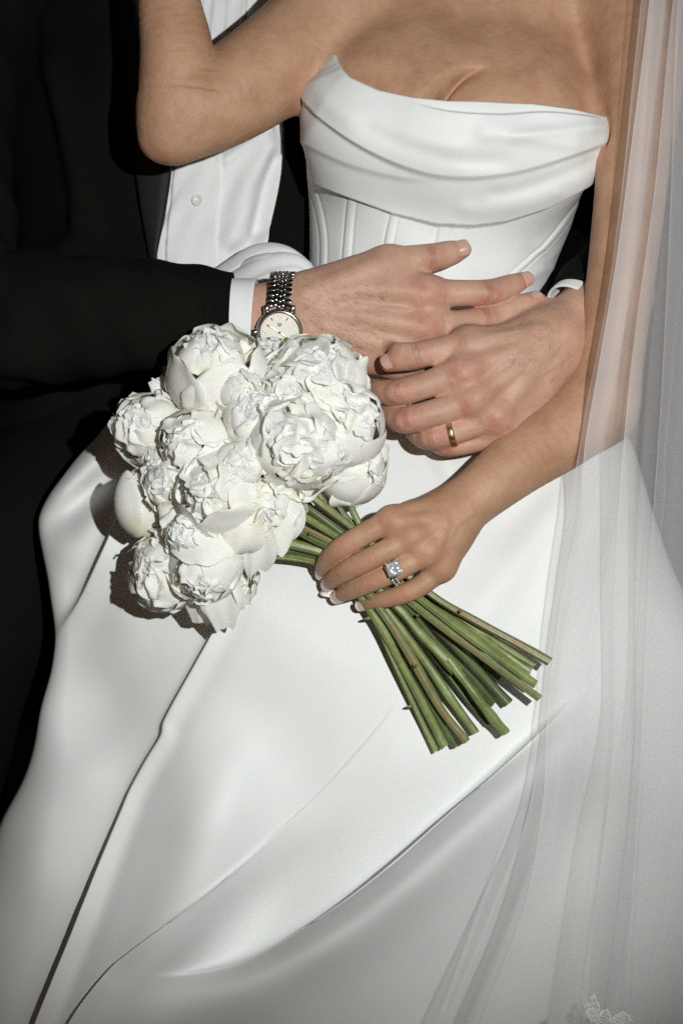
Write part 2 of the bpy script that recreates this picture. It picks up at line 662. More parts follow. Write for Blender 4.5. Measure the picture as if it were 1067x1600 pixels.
def pc(rows):
    """rows of (px, py, z, radius in m) -> frame rows"""
    return [(*P(a, b, c), r) for a, b, c, r in rows]

def kf(k0, k1, s0, s1):
    return lambda s: k0 + (k1 - k0) * np.clip((s - s0) / (s1 - s0), 0, 1)

def finger(rows, web=0.018, k0=0.010, k1=0.0009):
    return Chain(pc(rows), n=5, kfun=kf(k0, k1, web * 0.4, web * 1.5))

def spots(V, lst):
    a = np.zeros(len(V))
    for (px, py, z), r, amt in lst:
        d = np.linalg.norm(V - P(px, py, z), axis=1)
        a = np.maximum(a, amt * np.exp(-(d / r) ** 2))
    return a

def nail(tip0, tip1, nrm, r, width=1.05, length=0.011, back=0.35, lift=1.04, n=9, squash=1.0):
    """curved plate lying on the end of a finger: axis tip0->tip1, outward normal nrm"""
    a, b = np.asarray(tip0), np.asarray(tip1)
    t = b - a; t /= np.linalg.norm(t)
    nrm = np.asarray(nrm, float); nrm = nrm - (nrm @ t) * t; nrm /= np.linalg.norm(nrm)
    s = np.cross(t, nrm)
    u = np.linspace(-1, 1, n); v = np.linspace(0, 1, n)
    U, Vv = np.meshgrid(u, v)
    ang = U * width
    shape = np.where(Vv < 0.25, np.sqrt(np.clip(1 - ((0.25 - Vv) / 0.25) ** 2 * 0.55, 0, 1)), 1) * np.where(Vv > 0.75, np.sqrt(np.clip(1 - ((Vv - 0.75) / 0.25) ** 2 * 0.5, 0, 1)), 1)
    ang = ang * shape
    along = (Vv - back) * length - 0.0012 * U ** 2 * (Vv > 0.5) * Vv
    rr = r * lift - 0.0007 * np.clip(Vv - 0.6, 0, 1)
    X = b + along[..., None] * t + (np.cos(ang) * rr * squash)[..., None] * nrm + (np.sin(ang) * rr)[..., None] * s
    edge = (np.abs(U) > 0.99) | (Vv < 0.01) | (Vv > 0.99)
    X = X - edge[..., None] * 0.0006 * nrm
    return X.reshape(-1, 3), gridq(n, n), None

def hit(model, px, py, z0=0.2, off=0.0):
    """where the line of sight through a picture point meets a sculpted surface"""
    picks = [list(range(len(p.A))) if isinstance(p, Chain) else [0] for p in model]
    z = z0
    for _ in range(80):
        d = sdf(model, P(px, py, z)[None], picks)[0]
        if d < 2e-4: break
        z -= max(d, 2e-4) * 0.8
        if z < -0.6: break
    return z + off

def hits(model, pts, z0=0.12):
    """hit() for many picture points at once"""
    picks = [list(range(len(p.A))) if isinstance(p, Chain) else [0] for p in model]
    pts = np.asarray(pts, float)
    z = np.full(len(pts), z0)
    for _ in range(40):
        s = (D - z) / F
        X = np.stack([(pts[:, 0] - 533.5) * s, -(pts[:, 1] - 800) * s, z], -1)
        z = z - np.maximum(sdf(model, X, picks), 0) * 0.9
    return z

def cords(model, paths, n=4):
    """tendons and veins: raised lines on a sculpted surface. paths: (points, radius, lift, k)"""
    flat = [q for pts, r, lift, k in paths for q in catmull(pts, n)]
    zz = hits(model, flat)
    out, i = [], 0
    for pts, r, lift, k in paths:
        c = catmull(pts, n)
        m = len(c)
        env = np.clip(np.minimum(np.arange(m), np.arange(m)[::-1]) / 2.0, 0, 1)
        rows = [(*P(a[0], a[1], z_ - r + lift * e_ - 0.0006 * (1 - e_)), r) for a, z_, e_ in zip(c, zz[i:i + m], env)]
        out.append(Chain(rows, k=k, n=2))
        i += m
    return out

# ================================================================== THE SETTING
V = np.array([[-60, -60, 0], [60, -60, 0], [60, 60, 0], [-60, 60, 0]], float)
g = mk('ground', V, [[0, 1, 2, 3]], mat=MAT['ground'], world_space=True, smooth=False, base=(0, 0, 0))
tag(g, 'dark bare ground lost in the night behind the couple', 'ground', kind='structure')

# ================================================================== THE BRIDE
# ------------------------------------------------------------------ polyline helpers in picture units
def poly_sd(px, py, pts, reach=None):
    """signed distance (px) to a polyline, and position along it; positive to the right of its direction (image, y down: walk down -> +x is left...)"""
    p = catmull(pts, 6)
    if reach is not None:
        m = (px > p[:, 0].min() - reach) & (px < p[:, 0].max() + reach) & (py > p[:, 1].min() - reach) & (py < p[:, 1].max() + reach)
        D_, T_ = np.full(px.shape, 1e6), np.zeros(px.shape)
        if m.any():
            D_[m], T_[m] = poly_sd(px[m], py[m], pts)
        return D_, T_
    best = np.full(px.shape, 1e9); sg = np.zeros(px.shape); tt = np.zeros(px.shape)
    L = np.linalg.norm(np.diff(p, axis=0), axis=1); cum = np.concatenate([[0], np.cumsum(L)]); tot = cum[-1]
    for i in range(len(p) - 1):
        a, b = p[i], p[i + 1]
        ba = b - a
        t = np.clip(((px - a[0]) * ba[0] + (py - a[1]) * ba[1]) / (ba @ ba), 0, 1)
        ex, ey = px - a[0] - t * ba[0], py - a[1] - t * ba[1]
        d = np.hypot(ex, ey)
        m = d < best
        best = np.where(m, d, best)
        sg = np.where(m, np.sign(ba[0] * ey - ba[1] * ex), sg)
        tt = np.where(m, (cum[i] + t * L[i]) / tot, tt)
    return best * np.where(sg == 0, 1, sg), tt

def ends(t, a=0.12, b=0.12):
    r = 1.0
    if a: r = r * sstep(0, a, t)
    if b: r = r * (1 - sstep(1 - b, 1, t))
    return r

def ledge(px, py, pts, h, w, e=3.0, side=1, a=0.12, b=0.12, taper=None):
    """cloth lying over cloth: a steep edge, then the upper layer sinks away softly over w px"""
    d, t = poly_sd(px, py, pts, 6.5 * w)
    d = d * side
    k = ends(t, a, b) * h
    if taper is not None:
        k = k * np.interp(t, np.linspace(0, 1, len(taper)), taper)
    return k * np.where(d > 0, (1 + np.minimum(d, 1e4) / w) * np.exp(-np.clip(d, 0, 1e4) / w), np.exp(-(np.clip(d, -1e3, 0) / e) ** 2))

def ridge(px, py, pts, h, w, a=0.15, b=0.15, w2=None):
    d, t = poly_sd(px, py, pts, 3.2 * max(w, w2 or 0))
    ww = w if w2 is None else np.where(d > 0, w, w2)
    return ends(t, a, b) * h * np.exp(-(d / ww) ** 2)

def torso_rows(rows):
    out = []
    for py, xc, a, zf, b in rows:
        zc = zf - b
        p = P(xc, py, zf * 0.4)
        out.append((p[1], p[0], zc, a / 1840.0, b))
    return out
TORSO = Trunk(torso_rows([
    (680, 660, 262, -0.015, 0.105), (620, 662, 240, -0.02, 0.10), (560, 664, 206, -0.026, 0.092), (480, 668, 192, -0.031, 0.085),
    (400, 682, 198, -0.028, 0.086), (300, 702, 217, -0.02, 0.092), (200, 714, 234, -0.018, 0.098),
    (100, 735, 240, -0.014, 0.102), (0, 752, 236, -0.026, 0.096), (-100, 765, 205, -0.045, 0.082), (-180, 770, 120, -0.05, 0.06)]))
BREAST = [Ell(P(606, 178, -0.040), (0.070, 0.078, 0.056), k=0.045),
          Ell(P(798, 206, -0.040), (0.074, 0.070, 0.058), k=0.045)]
TORSO_MODEL = [TORSO, Ell(P(606, 185, -0.038), (0.068, 0.070, 0.058), k=0.04), Ell(P(800, 214, -0.034), (0.074, 0.068, 0.058), k=0.045), Ell(P(705, 210, -0.036), (0.055, 0.055, 0.058), k=0.04)]      # what the bodice lies on
bride = [TORSO] + BREAST + [
    # shoulders
    Chain(pc([(770, -90, -0.10, 0.055), (640, -60, -0.10, 0.056), (540, -20, -0.085, 0.05)]), k=0.05),
    Chain(pc([(780, -90, -0.10, 0.055), (900, -70, -0.105, 0.055), (985, -20, -0.088, 0.047)]), k=0.07),
    # raised arm: upper arm, then forearm going up
    Chain(pc([(545, -10, -0.07, 0.050), (475, 62, -0.052, 0.0455), (400, 122, -0.03, 0.0435), (325, 168, -0.01, 0.039), (278, 192, -0.002, 0.0305)]), k=0.02),
    Chain(pc([(268, 205, 0.0, 0.0235), (277, 150, 0.002, 0.0330), (276, 80, 0.0, 0.0315), (264, 0, -0.006, 0.0265), (258, -80, -0.02, 0.0225), (262, -180, -0.05, 0.021)]), kfun=kf(0.020, 0.0022, 0.030, 0.052)),
    Chain(pc([(249, 222, 0.001, 0.0125), (262, 212, 0.0, 0.018)]), k=0.014),
    # hanging arm
    Chain(pc([(988, -20, -0.058, 0.046), (1000, 100, -0.034, 0.0385), (991, 240, -0.012, 0.0325), (976, 380, 0.003, 0.0295), (960, 500, 0.009, 0.0285), (945, 590, 0.007, 0.030), (934, 638, 0.002, 0.0285)]), k=0.02),
    Chain(pc([(936, 634, 0.004, 0.0315), (880, 672, 0.016, 0.0325), (810, 722, 0.034, 0.0275), (750, 770, 0.047, 0.0235), (712, 801, 0.052, 0.0225), (690, 818, 0.055, 0.021)]), k=0.018),
    # armpit crease
    Chain(pc([(938, 168, -0.004, 0.0008), (947, 195, 0.0, 0.0018), (954, 235, 0.0, 0.003), (953, 300, -0.01, 0.006)]), k=0.008, sub=True),
    # hand
    Chain(pc([(705, 800, 0.055, 0.019), (660, 805, 0.066, 0.0135), (612, 813, 0.074, 0.0108)]), k=0.012),
    Chain(pc([(706, 806, 0.056, 0.019), (680, 820, 0.069, 0.0140), (642, 838, 0.0795, 0.0106)]), k=0.010),
    Chain(pc([(706, 812, 0.055, 0.019), (694, 836, 0.067, 0.0140), (667, 863, 0.0765, 0.0104)]), k=0.010),
    Chain(pc([(704, 818, 0.052, 0.019), (704, 850, 0.060, 0.0145), (690, 886, 0.066, 0.0104)]), k=0.010),
    Chain(pc([(690, 830, 0.050, 0.017), (655, 860, 0.052, 0.012)]), k=0.016),
    # thumb: behind the stems, its tip shows below the fingers
    Chain(pc([(680, 800, 0.048, 0.016), (630, 812, 0.036, 0.0135), (575, 845, 0.028, 0.0105), (535, 892, 0.027, 0.0095), (519, 920, 0.031, 0.007)]), k=0.008),
    finger([(612, 813, 0.074, 0.01031), (574, 832, 0.0765, 0.00936), (535, 855, 0.0725, 0.00917), (513, 873, 0.060, 0.00812), (506, 886, 0.046, 0.00716), (507, 893, 0.037, 0.00611)], web=0.016),
    finger([(642, 838, 0.0795, 0.01012), (600, 862, 0.083, 0.00945), (559, 883, 0.0785, 0.00926), (530, 898, 0.066, 0.00821), (519, 907, 0.052, 0.00707), (517, 911, 0.043, 0.00592)], web=0.016),
    finger([(667, 863, 0.0765, 0.00993), (625, 888, 0.080, 0.00898), (583, 907, 0.0755, 0.00879), (553, 920, 0.064, 0.00783), (538, 927, 0.052, 0.00688), (533, 930, 0.043, 0.00592)], web=0.016),
    finger([(690, 886, 0.066, 0.00993), (658, 914, 0.0695, 0.00879), (627, 929, 0.067, 0.00812), (598, 937, 0.060, 0.00716), (580, 941, 0.052, 0.00640), (572, 942, 0.046, 0.00554)], web=0.016),
]
bride += cords(bride[8:], [
    ([(690, 808), (650, 812), (618, 814)], 0.0030, 0.0008, 0.006), ([(692, 816), (668, 828), (646, 838)], 0.0030, 0.0009, 0.006),
    ([(696, 824), (685, 845), (670, 861)], 0.0030, 0.0008, 0.006), ([(740, 800), (715, 818), (700, 840)], 0.0016, 0.0006, 0.0022)])
bride += [Ell(P(a_, b_, z_), (0.0070, 0.0065, 0.0050), k=0.009) for a_, b_, z_ in ((613, 813, 0.0810), (643, 838, 0.0860), (668, 863, 0.0830), (690, 887, 0.0725))]
V, Q = sculpt(bride, 0.0011, clip=lambda c, hd: not (c[1] < P(0, 260, 0)[1] and abs(c[0] - P(668, 0, 0)[0]) < 0.095 and c[2] < 0.012))
# the crease of the cleavage: one side pressed over the other
px, py = PX(V)
ch = (V[:, 2] > -0.05) & (px > 470) & (px < 960) & (py > -60) & (py < 330)
CRE = [(636, 240), (656, 200), (676, 163), (696, 134), (720, 113), (745, 103), (775, 97)]
d_, t_ = poly_sd(px[ch], py[ch], CRE)
d_ = -d_
fade = (1 - sstep(0.45, 1.0, t_)) * sstep(-10, 30, V[ch, 2] * 1000 + 40)
V[ch, 2] += fade * (0.012 * np.where(d_ > 0, (1 + d_ / 30) * np.exp(-np.clip(d_, 0, None) / 30), np.exp(-(d_ / 5.0) ** 2)) - 0.010 * np.exp(-((d_ + 7) / 8.0) ** 2) - 0.006 * np.exp(-((d_ + 8) / 24.0) ** 2))
# ... and it overhangs a little, as flesh does
sh_ = fade * (0.0030 * np.exp(-((d_ + 6) / 6.0) ** 2) - 0.0042 * np.exp(-((d_ - 7) / 11.0) ** 2))
V[ch, 0] += sh_ * 0.72; V[ch, 1] -= sh_ * 0.69
red = spots(V, [((642, 836, 0.09), 0.011, 0.45), ((612, 810, 0.085), 0.010, 0.35), ((668, 862, 0.088), 0.010, 0.4), ((690, 888, 0.076), 0.009, 0.35),
                ((537, 855, 0.082), 0.010, 0.5), ((558, 884, 0.09), 0.010, 0.5), ((583, 907, 0.086), 0.009, 0.5), ((628, 930, 0.076), 0.008, 0.45),
                ((510, 885, 0.05), 0.010, 0.45), ((250, 225, 0.01), 0.016, 0.4), ((519, 918, 0.035), 0.01, 0.5)])
crease = spots(V, [((686, 160, 0.012), 0.006, 0.5), ((712, 128, 0.01), 0.005, 0.3), ((1005, 76, 0.012), 0.0016, 0.9), ((986, 75, 0.013), 0.0014, 0.9), ((846, 600, 0.04), 0.0012, 0.7), ((902, 677, 0.046), 0.0012, 0.8)])  # cleavage shade painted dark into the skin colour; the small spots are moles
px, py = PX(V)
shimmer = np.exp(-((py - 40) / 70.0) ** 2) * sstep(520, 620, px) * (1 - sstep(960, 1010, px)) * (V[:, 2] > -0.1)
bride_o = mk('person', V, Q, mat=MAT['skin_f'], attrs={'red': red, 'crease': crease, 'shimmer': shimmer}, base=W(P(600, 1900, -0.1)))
tag(bride_o, 'woman in strapless white satin gown, one arm raised, the other holding the bouquet', 'person')

Zc = np.array([0, 0, 1.0])
for t0, t1, nrm, r, ln in (
    (P(513, 873, 0.060), P(507, 890, 0.040), (-0.75, -0.15, 0.5), 0.0069, 0.012),
    (P(530, 898, 0.066), P(518, 909, 0.046), (-0.8, -0.35, 0.5), 0.0068, 0.012),
    (P(553, 920, 0.064), P(534, 929, 0.046), (-0.7, -0.45, 0.5), 0.0067, 0.012),
    (P(598, 937, 0.060), P(574, 942, 0.047), (-0.25, -0.35, 0.9), 0.0062, 0.012),
    (P(530, 900, 0.0275), P(519, 920, 0.031), (-0.6, 0.0, 0.8), 0.0071, 0.014)):
    nv, nq, _ = nail(t0, t1, nrm, r, length=ln, width=1.0)
    no = mk('fingernail', nv, nq, mat=MAT['nail_f'], parent=bride_o)
    a, b = np.asarray(t0), np.asarray(t1)
    tt = (b - a) / np.linalg.norm(b - a)
    tv, tq, _ = nail(b + tt * ln * 0.52 - tt * 0.001, b + tt * ln * 0.52, nrm, r * 1.01, length=0.0035, width=0.85, back=0.0, n=7)
    mk('nail_tip', tv, tq, mat=MAT['nail_tip'], parent=no)

# ------------------------------------------------------------------ bodice
def neck_py(x):
    return interp(x, [(430, 150), (470, 118), (486, 86), (497, 70), (509, 72), (530, 98), (560, 127), (600, 147), (650, 159), (700, 164), (760, 165), (820, 168), (880, 176), (938, 189), (950, 205), (975, 232), (1000, 240)])
def band_py(x):
    return interp(x, [(430, 262), (470, 272), (500, 288), (560, 313), (620, 337), (680, 354), (730, 357), (780, 350), (840, 330), (900, 296), (940, 262), (975, 225)])

th = np.concatenate([np.linspace(-0.30, np.pi + 0.30, 520), np.linspace(np.pi + 0.30, 2 * np.pi - 0.30, 60)[1:-1]])
nc, nr = len(th), 330
def torso_axis(y):
    r = TORSO.rows
    return np.interp(y, r[:, 0], r[:, 1]), np.interp(y, r[:, 0], r[:, 2])
def torso_radius(y, th_):
    shp = y.shape
    xc, zc = torso_axis(y.ravel())
    c, s = np.cos(th_).ravel(), np.sin(th_).ravel()
    lo, hi = np.full(y.size, 0.02), np.full(y.size, 0.26)
    for _ in range(22):
        mid = (lo + hi) / 2
        X = np.stack([xc + mid * c, y.ravel(), zc + mid * s], -1)
        d = sdf(TORSO_MODEL, X, [[0]] * 4)
        lo = np.where(d < 0, mid, lo); hi = np.where(d < 0, hi, mid)
    return ((lo + hi) / 2).reshape(shp), xc.reshape(shp), zc.reshape(shp)
y0 = np.full(nc, P(0, 140, 0)[1])
r0, xc0, zc0 = torso_radius(y0, th)
ex, ey = PX(np.stack([xc0 + r0 * np.cos(th), y0, zc0 + r0 * np.sin(th)], -1))
for _ in range(3):
    tp = np.where(np.sin(th) > -0.25, neck_py(ex), 150)
    zz = zc0 + r0 * np.sin(th)
    y0 = -(tp - 800) * (D - zz) / F
    r0, xc0, zc0 = torso_radius(y0, th)
    ex, ey = PX(np.stack([xc0 + r0 * np.cos(th), y0, zc0 + r0 * np.sin(th)], -1))
ybot = P(0, 650, -0.02)[1]
v = np.linspace(0, 1, nr)[:, None]
Y = y0[None, :] + (ybot - y0[None, :]) * v
TH = np.broadcast_to(th[None, :], Y.shape)
R_, XC, ZC = torso_radius(Y, TH)
bx, by = PX(np.stack([XC + R_ * np.cos(TH), Y, ZC + R_ * np.sin(TH)], -1))
front = sstep(0.0, 0.62, np.sin(TH))
disp = np.full(Y.shape, 0.0032)
bd = band_py(bx) - by                       # >0 inside the draped band (px above its lower edge)
inb = sstep(-1.2, 1.6, bd)
# the draped band: rolls out towards its lower edge, with diagonal pleats
disp += front * inb * (0.0058 + 0.0035 * np.exp(-bd / 45.0))
disp += front * inb * ledge(bx, by, [(478, 128), (500, 168), (550, 212), (610, 250), (670, 274), (730, 280), (800, 270), (870, 247), (960, 212)], 0.0046, 105, e=4.5, side=-1, a=0.03, b=0.02, taper=[0.8, 1.2, 1.25, 1.0, 0.9, 1.0, 0.8])
disp += front * inb * ledge(bx, by, [(474, 214), (520, 240), (570, 262), (640, 280), (700, 282)], 0.0030, 60, e=6, side=-1, a=0.1, b=0.35)
disp += front * inb * ledge(bx, by, [(640, 165), (700, 181), (770, 186), (840, 182), (925, 190)], 0.0034, 50, e=2.2, side=1, a=0.25, b=0.1)
disp += front * inb * ridge(bx, by, [(730, 215), (790, 218), (850, 228), (900, 232)], 0.003, 12, w2=20)
disp += front * inb * ridge(bx, by, [(770, 225), (830, 214), (890, 206), (940, 200)], 0.0026, 10)
disp += front * inb * ridge(bx, by, [(500, 110), (530, 160), (590, 205), (660, 235), (740, 245)], 0.003, 18)
disp -= front * inb * ridge(bx, by, [(560, 190), (640, 232), (720, 255), (800, 255)], 0.0035, 14)
disp += front * inb * ridge(bx, by, [(700, 330), (760, 332), (820, 318), (870, 296)], 0.0028, 14)
disp -= front * inb * ridge(bx, by, [(740, 306), (790, 302), (850, 282), (930, 246)], 0.0026, 11)
# corset below: boning channels
below = (1 - sstep(-1.2, 1.6, bd)) * front
for pts, h_, w_ in (([(488, 280), (503, 330), (510, 380), (508, 440), (506, 520)], 0.0014, 4.2),
                    ([(556, 300), (549, 360), (545, 420), (542, 500)], 0.0012, 5.0),
                    ([(620, 325), (611, 370), (602, 420), (596, 500)], 0.0011, 5.0),
                    ([(694, 345), (684, 400), (676, 470), (672, 540)], 0.0009, 6.0),
                    ([(944, 268), (890, 330), (840, 390), (795, 432), (770, 470)], 0.0014, 3.2)):
    d_, t_ = poly_sd(bx, by, pts, 20)
    disp += below * h_ * (np.exp(-(d_ / w_) ** 4) - 0.55 * np.exp(-((np.abs(d_) - w_ * 1.5) / 1.6) ** 2))
for pts, h_, w_ in (([(925, 330), (885, 350), (850, 380), (830, 400)], 0.0026, 12), ([(915, 370), (880, 385), (850, 410)], 0.0026, 10), ([(890, 420), (850, 420), (810, 440)], 0.0022, 9),
                    ([(900, 395), (870, 402), (845, 425)], -0.0016, 7)):
    disp += below * ridge(bx, by, pts, h_, w_)
nz = Noise(3)
disp += 0.0006 * nz(np.stack([bx, by, by * 0], -1), 120) * front
rr = R_ + disp
top = np.linspace(1, 0, 5)[:, None]
BV = np.stack([XC + rr * np.cos(TH), Y, ZC + rr * np.sin(TH)], -1)
# lip: the neckline turns inwards and down, so that the cloth has thickness
lip = []
for q, (din, dy) in enumerate([(0.0085, -0.016), (0.0062, -0.004), (0.0045, 0.0008), (0.0018, 0.0012)]):
    r1 = rr[0] - din
    lip.append(np.stack([XC[0] + r1 * np.cos(th), Y[0] + dy, ZC[0] + r1 * np.sin(th)], -1))
BV = np.concatenate([np.array(lip), BV], 0)
bodice = mk('bodice', BV.reshape(-1, 3), gridq(BV.shape[0], nc, True)[:, ::-1], mat=MAT['satin'], parent=bride_o)
tag(bodice, 'white satin corset bodice with draped band across the bust')

# ------------------------------------------------------------------ skirt
XL = [(480, 560), (560, 500), (590, 430), (612, 330), (640, 212), (690, 146), (740, 100), (780, 72), (815, 61), (860, 66), (920, 76), (990, 87), (1040, 80), (1100, 66), (1160, 54), (1200, 42), (1222, 34), (1290, 0), (1400, -40), (1600, -110), (1800, -170)]
XR = [(480, 800), (560, 880), (620, 940), (660, 968), (700, 990), (760, 1008), (830, 1030), (900, 1056), (960, 1090), (1040, 1150), (1120, 1230), (1200, 1300), (1800, 1330)]
rows = np.concatenate([np.linspace(500, 640, 60, endpoint=False), np.linspace(640, 1760, 460)])
xl = sinterp(rows, XL) + 1.3 * np.sin(rows / 23.0)
xr = sinterp(rows, XR)
NCS = 520
u = np.linspace(0, 1, NCS)[None, :]
SX = xl[:, None] + (xr - xl)[:, None] * u ** 1.06
SY = np.broadcast_to(rows[:, None], SX.shape).copy()
def skirt_base(x, y):
    z = sinterp(y, [(480, -0.05), (560, -0.038), (620, -0.030), (700, -0.016), (800, -0.002), (900, 0.008), (1000, 0.014), (1150, 0.02), (1300, 0.022), (1500, 0.018), (1800, 0.0)])
    z = z + 0.016 * np.exp(-((x - 560) / 300.0) ** 2 - ((y - 1020) / 260.0) ** 2)
    z = z - 0.00000016 * np.clip(620 - x, 0, 900) ** 2 * 1.0 - 0.00000010 * np.clip(x - 700, 0, 900) ** 2
    z = z - 0.035 * np.exp(-((x - 130) / 110.0) ** 2 - ((y - 1010) / 150.0) ** 2) * 0.6
    return z
FOLD1 = [(430, 830), (385, 890), (352, 945), (335, 985), (305, 1040), (272, 1098), (256, 1130), (252, 1150), (228, 1190), (205, 1233), (190, 1270), (160, 1345), (118, 1455), (60, 1600), (10, 1740)]
FOLD2 = [(660, 1040), (600, 1120), (530, 1205), (440, 1296), (360, 1368), (270, 1440), (205, 1490), (170, 1522), (120, 1590), (60, 1700)]
FOLD3 = [(935, 1060), (850, 1140), (780, 1205), (690, 1285), (600, 1365), (500, 1438), (390, 1498), (300, 1522), (215, 1532)]
FOLD4 = [(250, 690), (225, 735), (186, 810), (160, 868), (130, 930), (98, 985), (70, 1040)]
def overlap(x, y, pts, h, w, e, lean, taper, a, b, side=-1):
    """height and sideways shift of one cloth edge lying over the next layer"""
    d, t = poly_sd(x, y, pts, 7 * w)
    d = d * side
    k = ends(t, a, b) * np.interp(t, np.linspace(0, 1, len(taper)), taper)
    dd = np.clip(d, -400, 1e4)
    hz = np.where(dd > 0, (1 + dd / w) * np.exp(-dd / w), np.exp(-(dd / e) ** 2))
    sh = np.exp(-((dd + 0.9 * e) / (0.8 * e)) ** 2) - 0.9 * np.exp(-((dd - 1.2 * e) / (1.8 * e)) ** 2)
    p = np.asarray(pts, float)
    # direction across the fold, from the lower to the upper layer
    seg = np.clip((t * (len(p) - 1)).astype(int), 0, len(p) - 2)
    tx, ty = (p[seg + 1] - p[seg])[..., 0], (p[seg + 1] - p[seg])[..., 1]
    L = np.hypot(tx, ty)
    nx, ny = -ty / L * side, tx / L * side
    near_ = np.exp(-(np.clip(dd, 0, None) / (3.2 * e)) ** 2)
    return k * h * hz * near_, k * h * hz * (1 - near_), k * lean * sh * nx, k * lean * sh * ny
def blur(z, n=4, passes=3):
    for _ in range(passes):
        for ax in (0, 1):
            p = np.concatenate([np.repeat(np.take(z, [0], ax), n, ax), z, np.repeat(np.take(z, [-1], ax), n, ax)], ax)
            cs = np.cumsum(np.concatenate([np.zeros_like(np.take(p, [0], ax)), p], ax), ax)
            L = z.shape[ax]
            z = (np.take(cs, np.arange(2 * n + 1, 2 * n + 1 + L), ax) - np.take(cs, np.arange(L), ax)) / (2 * n + 1)
    return z
def skirt_z(x, y):
    z = 0 * x; soft_ = 0 * x
    sx, sy = np.zeros_like(x), np.zeros_like(x)
    for args in ((FOLD1, 0.019, 110, 6.0, 9, [0.3, 0.6, 0.6, 0.55, 0.6, 0.9, 1.2, 1.25, 1.3, 1.3], 0.12, 0.0),
                 (FOLD2, 0.008, 70, 4.5, 7, [0.1, 0.12, 0.18, 0.35, 0.7, 1.2, 1.7, 1.9], 0.25, 0.0),
                 (FOLD3, 0.044, 70, 6.0, 10, [0.15, 0.35, 0.85, 1.1, 0.95, 0.55, 0.3], 0.2, 0.3),
                 (FOLD4, 0.018, 50, 10.0, 8, [0.5, 1.0, 1.2, 1.2, 0.8], 0.3, 0.5)):
        dz, ds, ax_, ay_ = overlap(x, y, *args)
        z = z + dz; soft_ = soft_ + ds; sx = sx + ax_; sy = sy + ay_
    sharp, z = z, skirt_base(x, y) + soft_
    z = z - ridge(x, y, [(880, 1190), (780, 1290), (670, 1400), (540, 1500), (400, 1590)], 0.012, 60, a=0.2, b=0.2)
    d3, t3 = poly_sd(x, y, [(1060, 930)] + FOLD3[:-2] + [(300, 1530), (190, 1570), (60, 1640)])
    d3 = np.clip(-d3, 0, None)
    z = z - 0.075 * (1 - np.exp(-(d3 / 120.0) ** 2)) * sstep(0.02, 0.30, t3) * (1 - 0.5 * sstep(250, 520, d3))
    d2, t2 = poly_sd(x, y, FOLD2)
    d2 = np.clip(-d2, 0, None)
    z = z - 0.022 * (d2 / 70.0) ** 2 * np.exp(1 - (d2 / 70.0) ** 2) * sstep(0.15, 0.5, t2)
    # crest of the big fold, right of its edge
    z = z + ridge(x, y, [(400, 1090), (345, 1230), (315, 1340), (275, 1460), (225, 1600), (190, 1700)], 0.036, 82, a=0.35, b=0.0, w2=76)
    # soft swells
    z = z + ridge(x, y, [(720, 1090), (610, 1220), (490, 1330), (390, 1400)], 0.009, 66, a=0.3, b=0.3)
    z = z + ridge(x, y, [(20, 1450), (80, 1300), (140, 1210), (205, 1160)], 0.010, 52, a=0.3, b=0.3)
    z = z - ridge(x, y, [(90, 1190), (160, 1120), (240, 1070)], 0.006, 50, a=0.4, b=0.4)
    z = z + ridge(x, y, [(130, 1080), (190, 1010), (240, 930)], 0.006, 48, a=0.4, b=0.4)
    # left: cloth slipping off the lap
    z = z + ridge(x, y, [(60, 800), (130, 730), (205, 660)], 0.014, 26, a=0.2, b=0.4)
    z = z - ridge(x, y, [(56, 830), (110, 800), (150, 762), (215, 718)], 0.018, 17, a=0.2, b=0.4)
    z = z + ridge(x, y, [(85, 890), (130, 840), (175, 785)], 0.011, 24, a=0.3, b=0.4)
    # folds radiating from the hip on the right, under the hand
    z = z + ridge(x, y, [(930, 720), (870, 800), (810, 890), (740, 985), (690, 1050)], 0.008, 34, a=0.3, b=0.5, w2=15)
    z = z - ridge(x, y, [(885, 732), (800, 812), (730, 860)], 0.008, 18, a=0.3, b=0.4)
    z = z + ridge(x, y, [(950, 750), (905, 860), (850, 1000)], 0.011, 28, a=0.3, b=0.4)
    z = z - ridge(x, y, [(600, 600), (630, 660), (680, 745), (700, 800)], 0.008, 13, a=0.2, b=0.4)
    z = z + ridge(x, y, [(640, 630), (690, 720), (740, 780)], 0.008, 20, a=0.2, b=0.4)
    # under the veil
    z = z + ridge(x, y, [(1030, 1080), (980, 1240), (930, 1420), (900, 1640)], 0.016, 40, a=0.3, b=0.0)
    z = z - ridge(x, y, [(950, 1180), (880, 1320), (810, 1470), (750, 1640)], 0.012, 50, a=0.3, b=0.0)
    z = z + ridge(x, y, [(1090, 1100), (1050, 1320), (1020, 1600)], 0.012, 34, a=0.3, b=0.0)
    z = blur(z, 6) + sharp
    # seams
    z = z - ridge(x, y, [(795, 1290), (755, 1400), (715, 1510), (678, 1610)], 0.0020, 2.6)
    z = z - ridge(x, y, [(625, 1085), (575, 1150), (500, 1235), (430, 1300)], 0.0016, 2.4)
    n = Noise(11)
    q = np.stack([x, y, 0 * x], -1)
    z = z + 0.0012 * n(q, 260) + 0.00022 * Noise(12)(q, 110)
    return z, sx, sy
SZ, DX_, DY_ = skirt_z(SX, SY)
